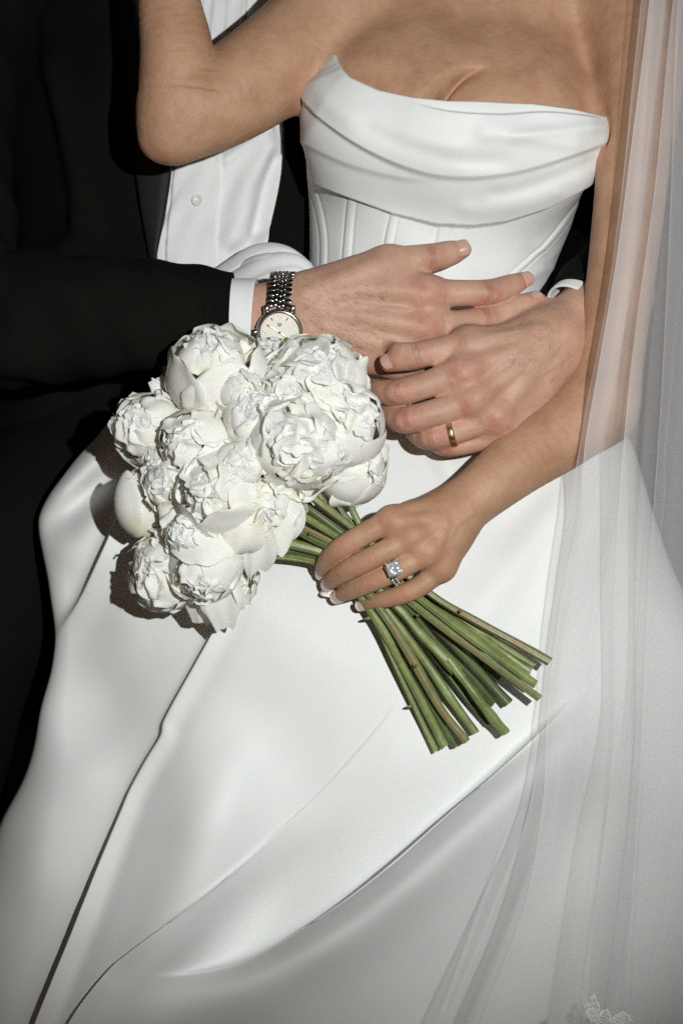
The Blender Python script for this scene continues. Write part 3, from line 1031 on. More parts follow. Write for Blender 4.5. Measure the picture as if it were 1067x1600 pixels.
# the edge at the left rolls away backwards
dl = SX - xl[:, None]
wr = sinterp(rows, [(500, 20), (640, 40), (780, 46), (900, 30), (1000, 26), (1200, 60), (1400, 110), (1800, 120)])[:, None]
q = np.clip(1 - dl / wr, 0, 1)
SZ = SZ - (wr / 1840.0) * 0.95 * (1 - np.sqrt(np.clip(1 - q ** 2, 0, 1)))
SX = SX + DX_ * sstep(0, 40, SX - xl[:, None]); SY = SY + DY_
qr = np.clip(1 - (xr[:, None] - SX) / 70.0, 0, 1)
SZ = SZ - 0.036 * (1 - np.sqrt(np.clip(1 - qr ** 2, 0, 1)))
skirt_front = np.stack([(SX - 533.5) * (D - SZ) / F, -(SY - 800) * (D - SZ) / F, SZ], -1)
# behind the roll the cloth goes on backwards, down the far side of the lap
back = []
for kx, kz in ((0.03, -0.26), (0.018, -0.14), (0.008, -0.06), (0.002, -0.018), (0.0003, -0.004)):
    b_ = skirt_front[:, 0].copy(); b_[:, 0] += kx; b_[:, 2] += kz
    back.append(b_)
rback = []
for kx, kz in ((-0.001, -0.006), (-0.004, -0.03), (-0.012, -0.09), (-0.03, -0.22)):
    b_ = skirt_front[:, -1].copy(); b_[:, 0] += kx; b_[:, 2] += kz
    rback.append(b_)
SV = np.concatenate([np.stack(back, 1), skirt_front, np.stack(rback, 1)], 1)
skirt = mk('skirt', SV.reshape(-1, 3), gridq(SV.shape[0], SV.shape[1]), mat=MAT['satin'], parent=bride_o)
tag(skirt, 'full white satin skirt spread in long folds over the lap')

# ================================================================== THE GROOM
groom_hands = [
    # --- his right hand, lying on her waist, fingers towards the right
    Chain(pc([(300, 488, -0.004, 0.023), (380, 484, 0.002, 0.0205), (440, 476, 0.006, 0.0205), (500, 468, 0.006, 0.019)]), k=0.02),
    Chain(pc([(300, 512, -0.006, 0.023), (380, 520, 0.000, 0.0205), (440, 526, 0.003, 0.0205), (500, 522, 0.003, 0.019)]), k=0.02),
    Chain(pc([(480, 462, 0.008, 0.0175), (570, 446, 0.014, 0.0155), (620, 452, 0.017, 0.0142), (668, 459, 0.016, 0.0136)]), k=0.016),
    Chain(pc([(480, 490, 0.009, 0.018), (570, 496, 0.015, 0.0150), (620, 503, 0.0175, 0.0140), (664, 510, 0.0155, 0.0134)]), k=0.014),
    Chain(pc([(480, 512, 0.006, 0.018), (570, 533, 0.009, 0.0145), (648, 548, 0.010, 0.0125)]), k=0.014),
    Chain(pc([(480, 530, 0.002, 0.018), (560, 556, 0.001, 0.0145), (622, 568, 0.002, 0.0118)]), k=0.014),
    Chain(pc([(520, 500, -0.004, 0.016), (600, 510, -0.006, 0.015)]), k=0.02),
    # thumb and its ball
    Chain(pc([(490, 470, 0.008, 0.0175), (555, 432, 0.010, 0.0165), (605, 412, 0.010, 0.0132)]), k=0.018),
    finger([(605, 412, 0.010, 0.0132), (640, 405, 0.0105, 0.0116), (676, 402, 0.010, 0.0118), (702, 396, 0.009, 0.0108), (723, 390, 0.008, 0.0072)], web=0.02, k0=0.014, k1=0.004),
    Chain(pc([(560, 460, 0.010, 0.012), (620, 440, 0.009, 0.010)]), k=0.022),
    finger([(668, 459, 0.016, 0.0136), (715, 458, 0.0145, 0.0112), (764, 457, 0.012, 0.0112), (795, 447, 0.004, 0.0098), (819, 437, -0.003, 0.0068)], web=0.022, k0=0.012),
    finger([(664, 510, 0.0155, 0.0134), (712, 506, 0.0125, 0.0112), (761, 497, 0.008, 0.0112), (805, 480, 0.001, 0.0098), (835, 467, -0.004, 0.0068)], web=0.022, k0=0.012),
    finger([(648, 548, 0.010, 0.0125), (700, 545, 0.002, 0.0110), (750, 535, -0.004, 0.0105), (795, 518, -0.008, 0.009), (818, 508, -0.010, 0.007)], web=0.022, k0=0.012),
    finger([(622, 568, 0.002, 0.0118), (670, 575, -0.006, 0.0100), (715, 572, -0.010, 0.0095), (750, 562, -0.012, 0.007)], web=0.022, k0=0.012),
    # --- his left hand, coming round from behind her, over the other one
    Chain(pc([(985, 400, -0.090, 0.030), (935, 458, -0.040, 0.026), (890, 498, -0.004, 0.0205), (852, 522, 0.014, 0.0178)]), k=0.02),
    Chain(pc([(985, 440, -0.085, 0.032), (940, 500, -0.032, 0.027), (893, 540, 0.000, 0.0225), (855, 562, 0.016, 0.019)]), k=0.02),
    Chain(pc([(862, 520, 0.012, 0.0172), (800, 548, 0.032, 0.0142), (757, 566, 0.040, 0.0132), (724, 583, 0.0425, 0.0140)]), k=0.014),
    Chain(pc([(864, 532, 0.014, 0.0182), (803, 576, 0.036, 0.0140), (770, 601, 0.042, 0.0128), (741, 624, 0.0440, 0.0136)]), k=0.011),
    Chain(pc([(866, 542, 0.012, 0.0185), (815, 602, 0.033, 0.0138), (790, 630, 0.036, 0.0122), (773, 650, 0.0375, 0.0128)]), k=0.011),
    Chain(pc([(868, 552, 0.008, 0.0185), (835, 618, 0.024, 0.0148), (795, 664, 0.029, 0.0118)]), k=0.012),
    Chain(pc([(840, 545, 0.002, 0.017), (780, 592, 0.014, 0.015)]), k=0.02),
    # thumb
    Chain(pc([(862, 522, 0.010, 0.0165), (800, 533, 0.022, 0.0135), (732, 537, 0.033, 0.0120)]), k=0.016),
    finger([(732, 537, 0.033, 0.0120), (692, 545, 0.037, 0.0106), (650, 556, 0.0385, 0.0114), (626, 561, 0.038, 0.0104), (607, 568, 0.0355, 0.0072)], web=0.016, k0=0.012, k1=0.0008),
    finger([(722, 582, 0.0425, 0.0138), (670, 600, 0.0455, 0.0114), (622, 613, 0.0420, 0.0116), (596, 612, 0.0290, 0.0102), (586, 608, 0.0150, 0.0088), (584, 604, 0.004, 0.0066)], web=0.022, k0=0.012),
    finger([(740, 624, 0.0435, 0.0134), (685, 643, 0.0470, 0.0114), (635, 656, 0.0425, 0.0116), (612, 648, 0.0270, 0.0102), (604, 638, 0.0120, 0.0088), (602, 632, 0.002, 0.0066)], web=0.022, k0=0.012),
    finger([(772, 650, 0.0375, 0.0126), (720, 671, 0.0410, 0.0106), (672, 683, 0.0360, 0.0108), (652, 676, 0.0220, 0.0095), (646, 668, 0.0090, 0.0082), (644, 662, 0.0, 0.006)], web=0.022, k0=0.012),
    finger([(793, 664, 0.029, 0.0118), (745, 688, 0.0310, 0.0096), (700, 696, 0.0280, 0.0096), (682, 690, 0.0170, 0.0085), (676, 684, 0.006, 0.0072)], web=0.022, k0=0.012),
]
groom_hands += cords(groom_hands, [
    ([(505, 466), (560, 452), (615, 455), (660, 459)], 0.0042, 0.0008, 0.008),
    ([(505, 488), (565, 495), (615, 503), (655, 510)], 0.0042, 0.0009, 0.008),
    ([(510, 510), (570, 532), (640, 548)], 0.0040, 0.0007, 0.008),
    ([(478, 458), (530, 437), (598, 410)], 0.0042, 0.0008, 0.008),
    ([(505, 535), (540, 520), (570, 512), (592, 524), (625, 530)], 0.0018, 0.0006, 0.0026),
    ([(540, 475), (575, 478), (598, 484), (640, 486)], 0.0017, 0.0005, 0.0026),
    ([(575, 512), (598, 498), (606, 482)], 0.0016, 0.0007, 0.0022),
    ([(430, 460), (470, 470), (505, 480), (540, 475)], 0.0018, 0.0007, 0.0025),
    ([(845, 524), (800, 548), (760, 566), (728, 582)], 0.0042, 0.0009, 0.008),
    ([(850, 540), (806, 576), (770, 602), (744, 622)], 0.0042, 0.0009, 0.008),
    ([(852, 552), (815, 602), (778, 646)], 0.0040, 0.0008, 0.008),
    ([(845, 515), (790, 528), (735, 535)], 0.0040, 0.0008, 0.008),
    ([(880, 560), (850, 580), (822, 588), (800, 610), (785, 628)], 0.0019, 0.0007, 0.0026),
    ([(870, 520), (835, 540), (805, 558), (775, 580), (757, 597)], 0.0018, 0.0006, 0.0026),
    ([(822, 588), (800, 574), (786, 560)], 0.0016, 0.0007, 0.0022)])
# knuckles
groom_hands += [Ell(P(a_, b_, z_), (0.0088, 0.0080, 0.0060), k=0.010) for a_, b_, z_ in (
    (668, 459, 0.0255), (664, 510, 0.0245), (724, 583, 0.0520), (741, 624, 0.0530), (773, 650, 0.0455))]
groom_hands += [Ell(P(a_, b_, z_), (0.0072, 0.0066, 0.0050), k=0.006) for a_, b_, z_ in (
    (764, 457, 0.0190), (761, 497, 0.0150), (676, 402, 0.0172), (650, 556, 0.0455), (620, 613, 0.0500), (633, 656, 0.0505), (671, 683, 0.0435), (699, 696, 0.0345))]
V, Q = sculpt(groom_hands, 0.00105)
KN = [((668, 459, 0.03), 0.015, 0.52), ((664, 510, 0.03), 0.014, 0.52), ((764, 457, 0.022), 0.010, 0.65), ((761, 497, 0.018), 0.010, 0.4), ((815, 438, 0.004), 0.010, 0.45), ((835, 468, 0.0), 0.010, 0.45),
      ((676, 402, 0.02), 0.011, 0.35), ((730, 390, 0.01), 0.010, 0.5), ((690, 412, 0.005), 0.009, 0.4),
      ((721, 582, 0.056), 0.015, 0.55), ((737, 625, 0.057), 0.014, 0.55), ((771, 652, 0.05), 0.013, 0.5), ((790, 668, 0.04), 0.012, 0.5),
      ((622, 613, 0.053), 0.012, 0.55), ((634, 656, 0.053), 0.012, 0.55), ((672, 683, 0.046), 0.012, 0.65), ((698, 698, 0.036), 0.011, 0.55),
      ((650, 552, 0.05), 0.011, 0.4), ((610, 568, 0.04), 0.011, 0.6), ((588, 610, 0.02), 0.014, 0.5), ((605, 642, 0.02), 0.014, 0.5)]
red = spots(V, KN)
px, py = PX(V)
nzv = Noise(21)
red = np.clip(red * (0.8 + 0.35 * nzv(V, 0.011) + 0.2 * Noise(22)(V, 0.004)) + 0.06 * nzv(V, 0.03), 0, 0.8) * 1.25
# finger-joint folds: only their shade, drawn as dark lines in the skin colour
def folds(c, ax, n_, gap, half, wid, amt):
    c = P(*c); ax = np.asarray(ax, float) / np.linalg.norm(ax)
    d = V - c
    s = d @ ax
    lat = np.linalg.norm(d - s[:, None] * ax, axis=1)
    a = 0
    for i in range(n_):
        o = (i - (n_ - 1) / 2) * gap
        a = np.maximum(a, np.exp(-((s - o - 0.0009 * np.sin(lat * 500 + i)) / wid) ** 2))
    return amt * a * np.exp(-(lat / half) ** 4)
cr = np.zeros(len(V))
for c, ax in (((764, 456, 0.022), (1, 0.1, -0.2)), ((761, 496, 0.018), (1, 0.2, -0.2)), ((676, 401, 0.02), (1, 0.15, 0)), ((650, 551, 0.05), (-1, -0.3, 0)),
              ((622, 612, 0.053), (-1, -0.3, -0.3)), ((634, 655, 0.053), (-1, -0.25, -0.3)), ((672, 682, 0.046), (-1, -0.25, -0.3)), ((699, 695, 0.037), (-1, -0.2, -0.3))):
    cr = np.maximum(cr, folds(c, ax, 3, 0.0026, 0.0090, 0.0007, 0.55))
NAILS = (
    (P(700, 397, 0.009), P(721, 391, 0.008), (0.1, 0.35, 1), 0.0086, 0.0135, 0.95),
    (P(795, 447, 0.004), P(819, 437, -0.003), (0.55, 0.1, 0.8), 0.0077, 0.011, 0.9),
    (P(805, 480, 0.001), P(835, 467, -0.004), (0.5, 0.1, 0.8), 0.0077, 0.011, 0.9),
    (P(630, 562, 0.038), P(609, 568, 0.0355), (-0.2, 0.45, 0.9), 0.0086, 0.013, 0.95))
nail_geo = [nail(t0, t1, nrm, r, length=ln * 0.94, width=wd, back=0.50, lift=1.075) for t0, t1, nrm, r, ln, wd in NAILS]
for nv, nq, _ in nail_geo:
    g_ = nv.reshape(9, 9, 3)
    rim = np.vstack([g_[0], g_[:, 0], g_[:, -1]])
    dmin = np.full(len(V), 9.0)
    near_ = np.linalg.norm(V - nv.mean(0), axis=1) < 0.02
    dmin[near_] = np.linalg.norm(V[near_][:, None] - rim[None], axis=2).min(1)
    cr = np.maximum(cr, 0.42 * np.exp(-(dmin / 0.0012) ** 2))  # dark outline round the nail: shade of its groove put into the colour
base_m = W(P(150, 1900, -0.3))
gparts = [(V, Q, None)]
# the rest of the body, under the clothes, coarser
groom_rest = [
    Trunk(torso_rows([(720, 200, 330, -0.16, 0.12), (520, 260, 300, -0.15, 0.12), (300, 300, 320, -0.14, 0.12), (100, 300, 350, -0.14, 0.125), (-60, 300, 330, -0.17, 0.11), (-160, 300, 180, -0.19, 0.08)])),
    Chain(pc([(60, -120, -0.22, 0.05), (-60, 60, -0.19, 0.05), (-90, 300, -0.10, 0.042), (-40, 480, -0.03, 0.036), (100, 498, -0.006, 0.032), (310, 498, -0.004, 0.024)]), k=0.03),
    Chain(pc([(620, 0, -0.26, 0.06), (830, 180, -0.30, 0.048), (1020, 330, -0.20, 0.042), (1000, 390, -0.11, 0.038), (975, 425, -0.08, 0.034)]), k=0.03)]
V2, Q2 = sculpt(groom_rest, 0.006, B=16)
V2 = V2 - 0
gparts.append((V2, Q2, None))
VV, QQ, _ = merge(gparts)
z2 = np.zeros(len(V2))
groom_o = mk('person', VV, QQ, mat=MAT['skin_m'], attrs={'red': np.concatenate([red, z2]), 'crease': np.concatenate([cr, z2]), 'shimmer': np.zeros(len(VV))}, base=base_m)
tag(groom_o, 'man in black suit and white shirt embracing the bride from behind with both hands', 'person')

for nv, nq, _ in nail_geo:
    mk('fingernail', nv, nq, mat=MAT['nail_m'], parent=groom_o)

# hair on the wrists
def hairs(boxes, n_):
    parts = []
    for (x0, x1, y0, y1, dx, dy) in boxes:
        for _ in range(n_):
            a, b = random.uniform(x0, x1), random.uniform(y0, y1)
            zz = HZ(a, b)
            if zz is None: continue
            p0 = P(a, b, zz - 0.0003)
            L = random.uniform(0.004, 0.0085)
            ang = random.gauss(0, 0.32)
            d = np.array([dx * math.cos(ang) - dy * math.sin(ang), -(dx * math.sin(ang) + dy * math.cos(ang)), random.uniform(0.05, 0.3)])
            d /= np.linalg.norm(d)
            c = np.array([p0, p0 + d * L * 0.5 + [0, 0, 0.0004], p0 + d * L - [0, 0, 0.0002]])
            parts.append(tube(c, np.array([0.00006, 0.00005, 0.00002]), nseg=3, cap=False))
    return merge(parts)
# depth lookup of the sculpted hand surface
fr = V[:, 2] > -0.06
hx, hy = PX(V[fr]); hz = V[fr][:, 2]
HB = {}
for a, b, c in zip((hx // 4).astype(int), (hy // 4).astype(int), hz):
    k_ = (a, b)
    if HB.get(k_, -9) < c: HB[k_] = c
def HZ(a, b):
    return HB.get((int(a // 4), int(b // 4)))
hv, hq, ht = hairs([(400, 560, 445, 545, 0.7, 0.5), (470, 600, 440, 560, 0.8, 0.4), (800, 895, 480, 570, -0.6, 0.6), (790, 880, 500, 590, -0.8, 0.4)], 150)
ho = mk('arm_hair', hv, hq, mat=MAT['hair'], parent=groom_o)
tag(ho, kind='stuff')

# ------------------------------------------------------------------ shirt
def clothes_tube(rowsT, off, pyr, thr, nrow, ncol, dispf):
    t = Trunk(torso_rows(rowsT))
    r = t.rows
    pyv = np.linspace(pyr[0], pyr[1], nrow)
    thv = np.linspace(thr[0], thr[1], ncol)
    yy = np.array([P(0, q, -0.1)[1] for q in pyv])
    xc, zc, a, b = (np.interp(yy, r[:, 0], r[:, i])[:, None] for i in (1, 2, 3, 4))
    c, s = np.cos(thv)[None], np.sin(thv)[None]
    rad = 1 / np.sqrt((c / a) ** 2 + (s / b) ** 2) + off
    X = np.stack([xc + rad * c, yy[:, None] + 0 * rad, zc + rad * s], -1)
    bx, by = PX(X)
    rad = rad + dispf(bx, by)
    X = np.stack([xc + rad * c, yy[:, None] + 0 * rad, zc + rad * s], -1)
    return X
GT = [(760, 200, 330, -0.15, 0.13), (520, 260, 300, -0.135, 0.13), (300, 300, 320, -0.125, 0.13), (100, 300, 350, -0.125, 0.135), (-120, 300, 340, -0.15, 0.12)]
ns = Noise(31)
def shirt_d(x, y):
    d = 0.0010 * ns(np.stack([x, y, 0 * x], -1), 150) + 0.0005 * Noise(32)(np.stack([x, y, 0 * x], -1), 45)
    pl = sinterp(y, [(-100, 330), (0, 318), (240, 276), (310, 268), (405, 262), (480, 262)])
    pr = sinterp(y, [(-100, 395), (0, 385), (240, 345), (310, 341), (405, 335), (480, 334)])
    d = d + 0.0030 * sstep(-1.5, 1.5, x - pl) * (1 - sstep(-1.5, 1.5, x - pr))
    d = d + ridge(x, y, [(430, 200), (395, 270), (372, 340), (350, 400)], 0.008, 20)
    d = d - ridge(x, y, [(440, 230), (415, 300), (395, 380)], 0.007, 13)
    d = d + ridge(x, y, [(340, 260), (380, 230), (430, 190)], 0.006, 11)
    d = d + ridge(x, y, [(440, 350), (400, 390), (370, 418)], 0.007, 13)
    d = d - ridge(x, y, [(420, 345), (385, 385), (350, 405)], 0.004, 10)
    d = d + ledge(x, y, [(225, 392), (262, 412), (300, 424), (360, 432), (420, 430)], 0.004, 40, e=2.5, side=-1, a=0.05, b=0.2)
    for x0 in (318, 340, 362, 385):
        d = d + ridge(x, y, [(x0, -80), (x0 - 4, 0), (x0 - 10, 70)], 0.002, 3.5)
    return d
SHX = clothes_tube(GT, 0.008, (-150, 640), (0.15, np.pi - 0.1), 300, 300, shirt_d)
shirt = mk('shirt', SHX.reshape(-1, 3), gridq(300, 300)[:, ::-1], mat=MAT['shirt'], parent=groom_o)
# bunched shirt cloth beside her waist
nb = Noise(33)
gp = []
for pts, r_, sd in (([P(335, 440, -0.100), P(372, 424, -0.092), P(408, 407, -0.084), P(440, 408, -0.076), P(480, 428, -0.07)], 0.0120, 0),
                    ([P(340, 452, -0.096), P(385, 440, -0.084), P(425, 426, -0.074), P(462, 424, -0.068), P(490, 440, -0.066)], 0.0125, 1),
                    ([P(370, 430, -0.094), P(400, 416, -0.080), P(432, 414, -0.070), P(470, 432, -0.064)], 0.0085, 2)):
    C = catmull(pts, 9)
    k_ = np.linspace(0, 1, len(C))
    gp.append(tube(C, r_ * (0.85 + 0.35 * np.sin(k_ * 3.0)), r_ * (0.8 + 0.3 * np.sin(k_ * 3.0 + 0.4)), nseg=56,
                   disp=lambda X, t, a, sd=sd: 0.0016 * np.sin(a * 2 + t * 4 + sd) + 0.0014 * nb(X, 0.045) - 0.0028 * np.exp(-((a - 1.3 - 0.8 * t + 0.3 * sd) / 0.18) ** 2)))
bv, bq, bt = merge(gp)
mk('shirt_gather', bv, bq, bt, mat=MAT['shirt'], parent=shirt)
# button
bc = P(308, 314, -0.102)
zb = SHX.reshape(-1, 3)
ib = np.argmin((PX(zb)[0] - 308) ** 2 + (PX(zb)[1] - 314) ** 2)
bc = zb[ib] + np.array([0, 0, 0.0014])
v_, q_, _ = lathe([(0.0001, -0.001), (0.0046, -0.001), (0.0052, 0.0), (0.0048, 0.0009), (0.0038, 0.0008), (0.0034, 0.0002), (0.0001, 0.0002)], 24, c=bc)
bo = mk('button', v_, q_, mat=MAT['button'], parent=shirt)
v_, q_, t_ = merge([box(bc + np.array([0, 0, 0.0004]), (0.0011, 0.0003, 0.0003), np.array([[math.cos(w_), math.sin(w_), 0], [-math.sin(w_), math.cos(w_), 0], [0, 0, 1]])) for w_ in (0.78, -0.78)])
mk('button_thread', v_, q_, t_, mat=MAT['thread'], parent=bo)
# cuffs
def cuff(C, ra, rb):
    C = catmull(C, 10)
    v1, q1, _ = tube(C, ra, rb, nseg=56, cap=False, disp=lambda X, t, a: 0.0006 * np.sin(a * 3 + 1) + 0.0003 * np.sin(t * 9 + a * 2))
    v2, q2, _ = tube(C, np.asarray(ra) - 0.0018, np.asarray(rb) - 0.0018, nseg=56, cap=False, disp=lambda X, t, a: 0.0006 * np.sin(a * 3 + 1))
    n = len(C)
    i = np.arange(56); j = (i + 1) % 56
    rim = np.stack([(n - 1) * 56 + i, (n - 1) * 56 + j, n * 56 + (n - 1) * 56 + j, n * 56 + (n - 1) * 56 + i], -1)
    V_, Q_, _ = merge([(v1, q1, None), (v2, q2[:, ::-1], None)])
    return V_, np.vstack([Q_, rim])
v_, q_ = cuff([P(320, 498, -0.002), P(360, 498, 0.0), P(398, 500, 0.001)], 0.0350, 0.0300)
mk('cuff', v_, q_, mat=MAT['shirt'], parent=shirt)
v_, q_ = cuff([P(960, 438, -0.075), P(930, 470, -0.038), P(903, 497, -0.016)], 0.0335, 0.0265)
mk('cuff', v_, q_, mat=MAT['shirt'], parent=shirt)

# ------------------------------------------------------------------ jacket
EDL = [(-200, 190), (-50, 203), (0, 208), (120, 232), (250, 266), (330, 256), (410, 243), (520, 250), (760, 260)]
EDR = [(-200, 500), (-50, 470), (170, 447), (260, 445), (330, 431), (390, 414), (460, 400), (760, 380)]
nj = Noise(41)
def panel(edge, sgn, off, far, nrow=160, ncol=90, extra=None, rowsT=GT, thick=0.006):
    t = Trunk(torso_rows(rowsT)); r = t.rows
    pyv = np.linspace(-150, 740, nrow)
    yy = np.array([P(0, q_, -0.1)[1] for q_ in pyv])
    xc, zc, a, b = (np.interp(yy, r[:, 0], r[:, i]) for i in (1, 2, 3, 4))
    ex_ = sinterp(pyv, edge)
    # angle at which the torso surface is seen at the wanted edge
    lo = np.zeros(nrow); hi = np.full(nrow, np.pi)
    for _ in range(30):
        m = (lo + hi) / 2
        rad = 1 / np.sqrt((np.cos(m) / a) ** 2 + (np.sin(m) / b) ** 2) + off
        x_, _ = PX(np.stack([xc + rad * np.cos(m), yy, zc + rad * np.sin(m)], -1))
        lo = np.where(x_ > ex_, m, lo); hi = np.where(x_ > ex_, hi, m)
    e = (lo + hi) / 2
    u_ = np.linspace(0, 1, ncol)[None, :]
    TH_ = e[:, None] + (far - e[:, None]) * u_
    rad = 1 / np.sqrt((np.cos(TH_) / a[:, None]) ** 2 + (np.sin(TH_) / b[:, None]) ** 2) + off
    X = np.stack([xc[:, None] + rad * np.cos(TH_), yy[:, None] + 0 * rad, zc[:, None] + rad * np.sin(TH_)], -1)
    bx_, by_ = PX(X)
    d = 0.004 * nj(np.stack([bx_, by_ * 0.5, 0 * bx_], -1), 220)
    if extra is not None: d = d + extra(bx_, by_)
    d = d * sstep(0, 0.08, u_)
    inner = rad - thick
    rad = rad + d
    X = np.stack([xc[:, None] + rad * np.cos(TH_), yy[:, None] + 0 * rad, zc[:, None] + rad * np.sin(TH_)], -1)
    I0 = np.stack([xc + inner[:, 3] * np.cos(TH_[:, 3]), yy, zc + inner[:, 3] * np.sin(TH_[:, 3])], -1)[:, None]
    I1 = np.stack([xc + inner[:, 0] * np.cos(TH_[:, 0]), yy, zc + inner[:, 0] * np.sin(TH_[:, 0])], -1)[:, None]
    X = np.concatenate([I0, I1, X], 1)
    q_ = gridq(nrow, ncol + 2)
    return X.reshape(-1, 3), (q_ if sgn > 0 else q_[:, ::-1])
jf = lambda x, y: (ridge(x, y, [(30, -20), (60, 120), (95, 260), (120, 400)], -0.004, 14) + ridge(x, y, [(60, 60), (100, 200), (130, 380)], 0.01, 26) + ridge(x, y, [(150, 330), (100, 400), (40, 450)], 0.01, 24))
v_, q_ = panel(EDL, 1, 0.016, np.pi + 0.35, extra=jf)
jacket = mk('jacket', v_, q_, mat=MAT['wool'], parent=groom_o)
tag(jacket, 'black suit jacket worn open over the shirt')
v_, q_ = panel(EDR, -1, 0.016, -0.3)
mk('jacket_front', v_, q_, mat=MAT['wool'], parent=jacket)
# lapel: a folded strip lying on the front edge
LPO = [(-200, 150), (-50, 172), (0, 182), (120, 196), (200, 204), (300, 216), (420, 236), (520, 248)]
def lapel():
    v1, q1 = panel([(a, b + 2.0) for a, b in EDL], 1, 0.0225, 0, nrow=160, ncol=4, thick=0.004)
    pyv = np.linspace(-150, 520, 140)
    t = Trunk(torso_rows(GT)); r = t.rows
    yy = np.array([P(0, q_, -0.1)[1] for q_ in pyv])
    xc, zc, a, b = (np.interp(yy, r[:, 0], r[:, i]) for i in (1, 2, 3, 4))
    xi, xo = sinterp(pyv, EDL) + 2.5, sinterp(pyv, LPO)
    cols = []
    for u_, off in ((0.02, 0.0145), (0.0, 0.018), (0.02, 0.0245), (0.1, 0.026), (0.35, 0.0262), (0.65, 0.0255), (0.9, 0.0245), (0.97, 0.0238), (1.0, 0.021), (0.98, 0.0165)):
        xx = lerp(xi, xo, u_)
        lo = np.zeros(140); hi = np.full(140, np.pi)
        for _ in range(28):
            m = (lo + hi) / 2
            rad = 1 / np.sqrt((np.cos(m) / a) ** 2 + (np.sin(m) / b) ** 2) + off
            x_, _ = PX(np.stack([xc + rad * np.cos(m), yy, zc + rad * np.sin(m)], -1))
            lo = np.where(x_ > xx, m, lo); hi = np.where(x_ > xx, hi, m)
        cols.append(np.stack([xc + rad * np.cos(m), yy, zc + rad * np.sin(m)], -1))
    X = np.stack(cols, 1)
    return X.reshape(-1, 3), gridq(140, X.shape[1])
v_, q_ = lapel()
mk('lapel', v_, q_, mat=MAT['lapel'], parent=jacket)
# sleeves
nsl = Noise(43)
def sleeve(pts, ra, rb, amp):
    C = catmull(pts, 14)
    k_ = np.linspace(0, 1, len(C))
    ra = np.interp(k_, np.linspace(0, 1, len(ra)), ra); rb = np.interp(k_, np.linspace(0, 1, len(rb)), rb)
    f = lambda X, t, a: amp * (0.6 * nsl(X * np.array([1.6, 1, 1]), 0.09) + 0.4 * np.sin(t * 60 + 2.2 * np.sin(a * 2) + a) * np.exp(-((t - 0.55) / 0.16) ** 2)) * (1 - sstep(0.9, 1.0, t))
    v1, q1, _ = tube(C, ra, rb, nseg=72, cap=False, disp=f)
    v2, q2, _ = tube(C[-4:], ra[-4:] - 0.003, rb[-4:] - 0.003, nseg=72, cap=False)
    n = len(C); i = np.arange(72); j = (i + 1) % 72
    rim = np.stack([(n - 1) * 72 + i, (n - 1) * 72 + j, n * 72 + 3 * 72 + j, n * 72 + 3 * 72 + i], -1)
    V_, Q_, _ = merge([(v1, q1, None), (v2, q2[:, ::-1], None)])
    return V_, np.vstack([Q_, rim])
v_, q_ = sleeve([P(60, -120, -0.22), P(-60, 60, -0.19), P(-90, 300, -0.10), P(-40, 480, -0.03), P(100, 498, -0.006), P(240, 494, -0.002), P(363, 497, 0.0)],
                [0.075, 0.070, 0.064, 0.060, 0.054, 0.0465, 0.0385], [0.075, 0.070, 0.060, 0.054, 0.047, 0.040, 0.0325], 0.006)
mk('sleeve', v_, q_, mat=MAT['wool'], parent=jacket)
v_, q_ = sleeve([P(640, -60, -0.27), P(800, 120, -0.31), P(985, 300, -0.24), P(1010, 380, -0.13), P(962, 436, -0.075), P(911, 488, -0.022)],
                [0.075, 0.068, 0.060, 0.054, 0.0440, 0.0362], [0.075, 0.066, 0.058, 0.050, 0.038, 0.0300], 0.004)
mk('sleeve', v_, q_, mat=MAT['wool'], parent=jacket)

# ------------------------------------------------------------------ trousers
leg = [Chain(pc([(330, 700, -0.24, 0.11), (110, 800, -0.20, 0.10), (-60, 1000, -0.17, 0.088), (-120, 1250, -0.17, 0.075), (-140, 1700, -0.22, 0.062), (-110, 2300, -0.25, 0.055)]), k=0.04),
       Chain(pc([(380, 700, -0.26, 0.11), (560, 850, -0.20, 0.095), (640, 1050, -0.16, 0.08), (640, 1500, -0.22, 0.065), (640, 2200, -0.32, 0.055)]), k=0.04),
       Ell(P(330, 680, -0.26), (0.19, 0.10, 0.12), k=0.05)]
V, Q = sculpt(leg, 0.005, B=16)
V = V + 0.004 * Noise(51)(V * np.array([1.5, 1, 1]), 0.11)[:, None] * np.array([0.3, 0.3, 0.9])
mk('trousers', V, Q, mat=MAT['wool'], parent=groom_o)

# the seat under them
seatw = [Ell(np.array([0, 0, 0]), (1, 1, 1))]
hs = np.array([0.85, 0.30, 0.11])
v_, q_, t_ = box((-0.05, 0.62, 0.36), hs, bev=0.04)
seat = mk('upholstered_bench', v_, q_, t_, mat=MAT['leather'], world_space=True)
tag(seat, 'black upholstered bench under the couple, lost in the dark', 'bench')
for sx in (-0.75, 0.68):
    for sy in (0.38, 0.86):
        v_, q_, t_ = box((sx, sy, 0.124), (0.025, 0.025, 0.125), bev=0.004)
        mk('leg', v_, q_, t_, mat=MAT['leather'], parent=seat, world_space=True)

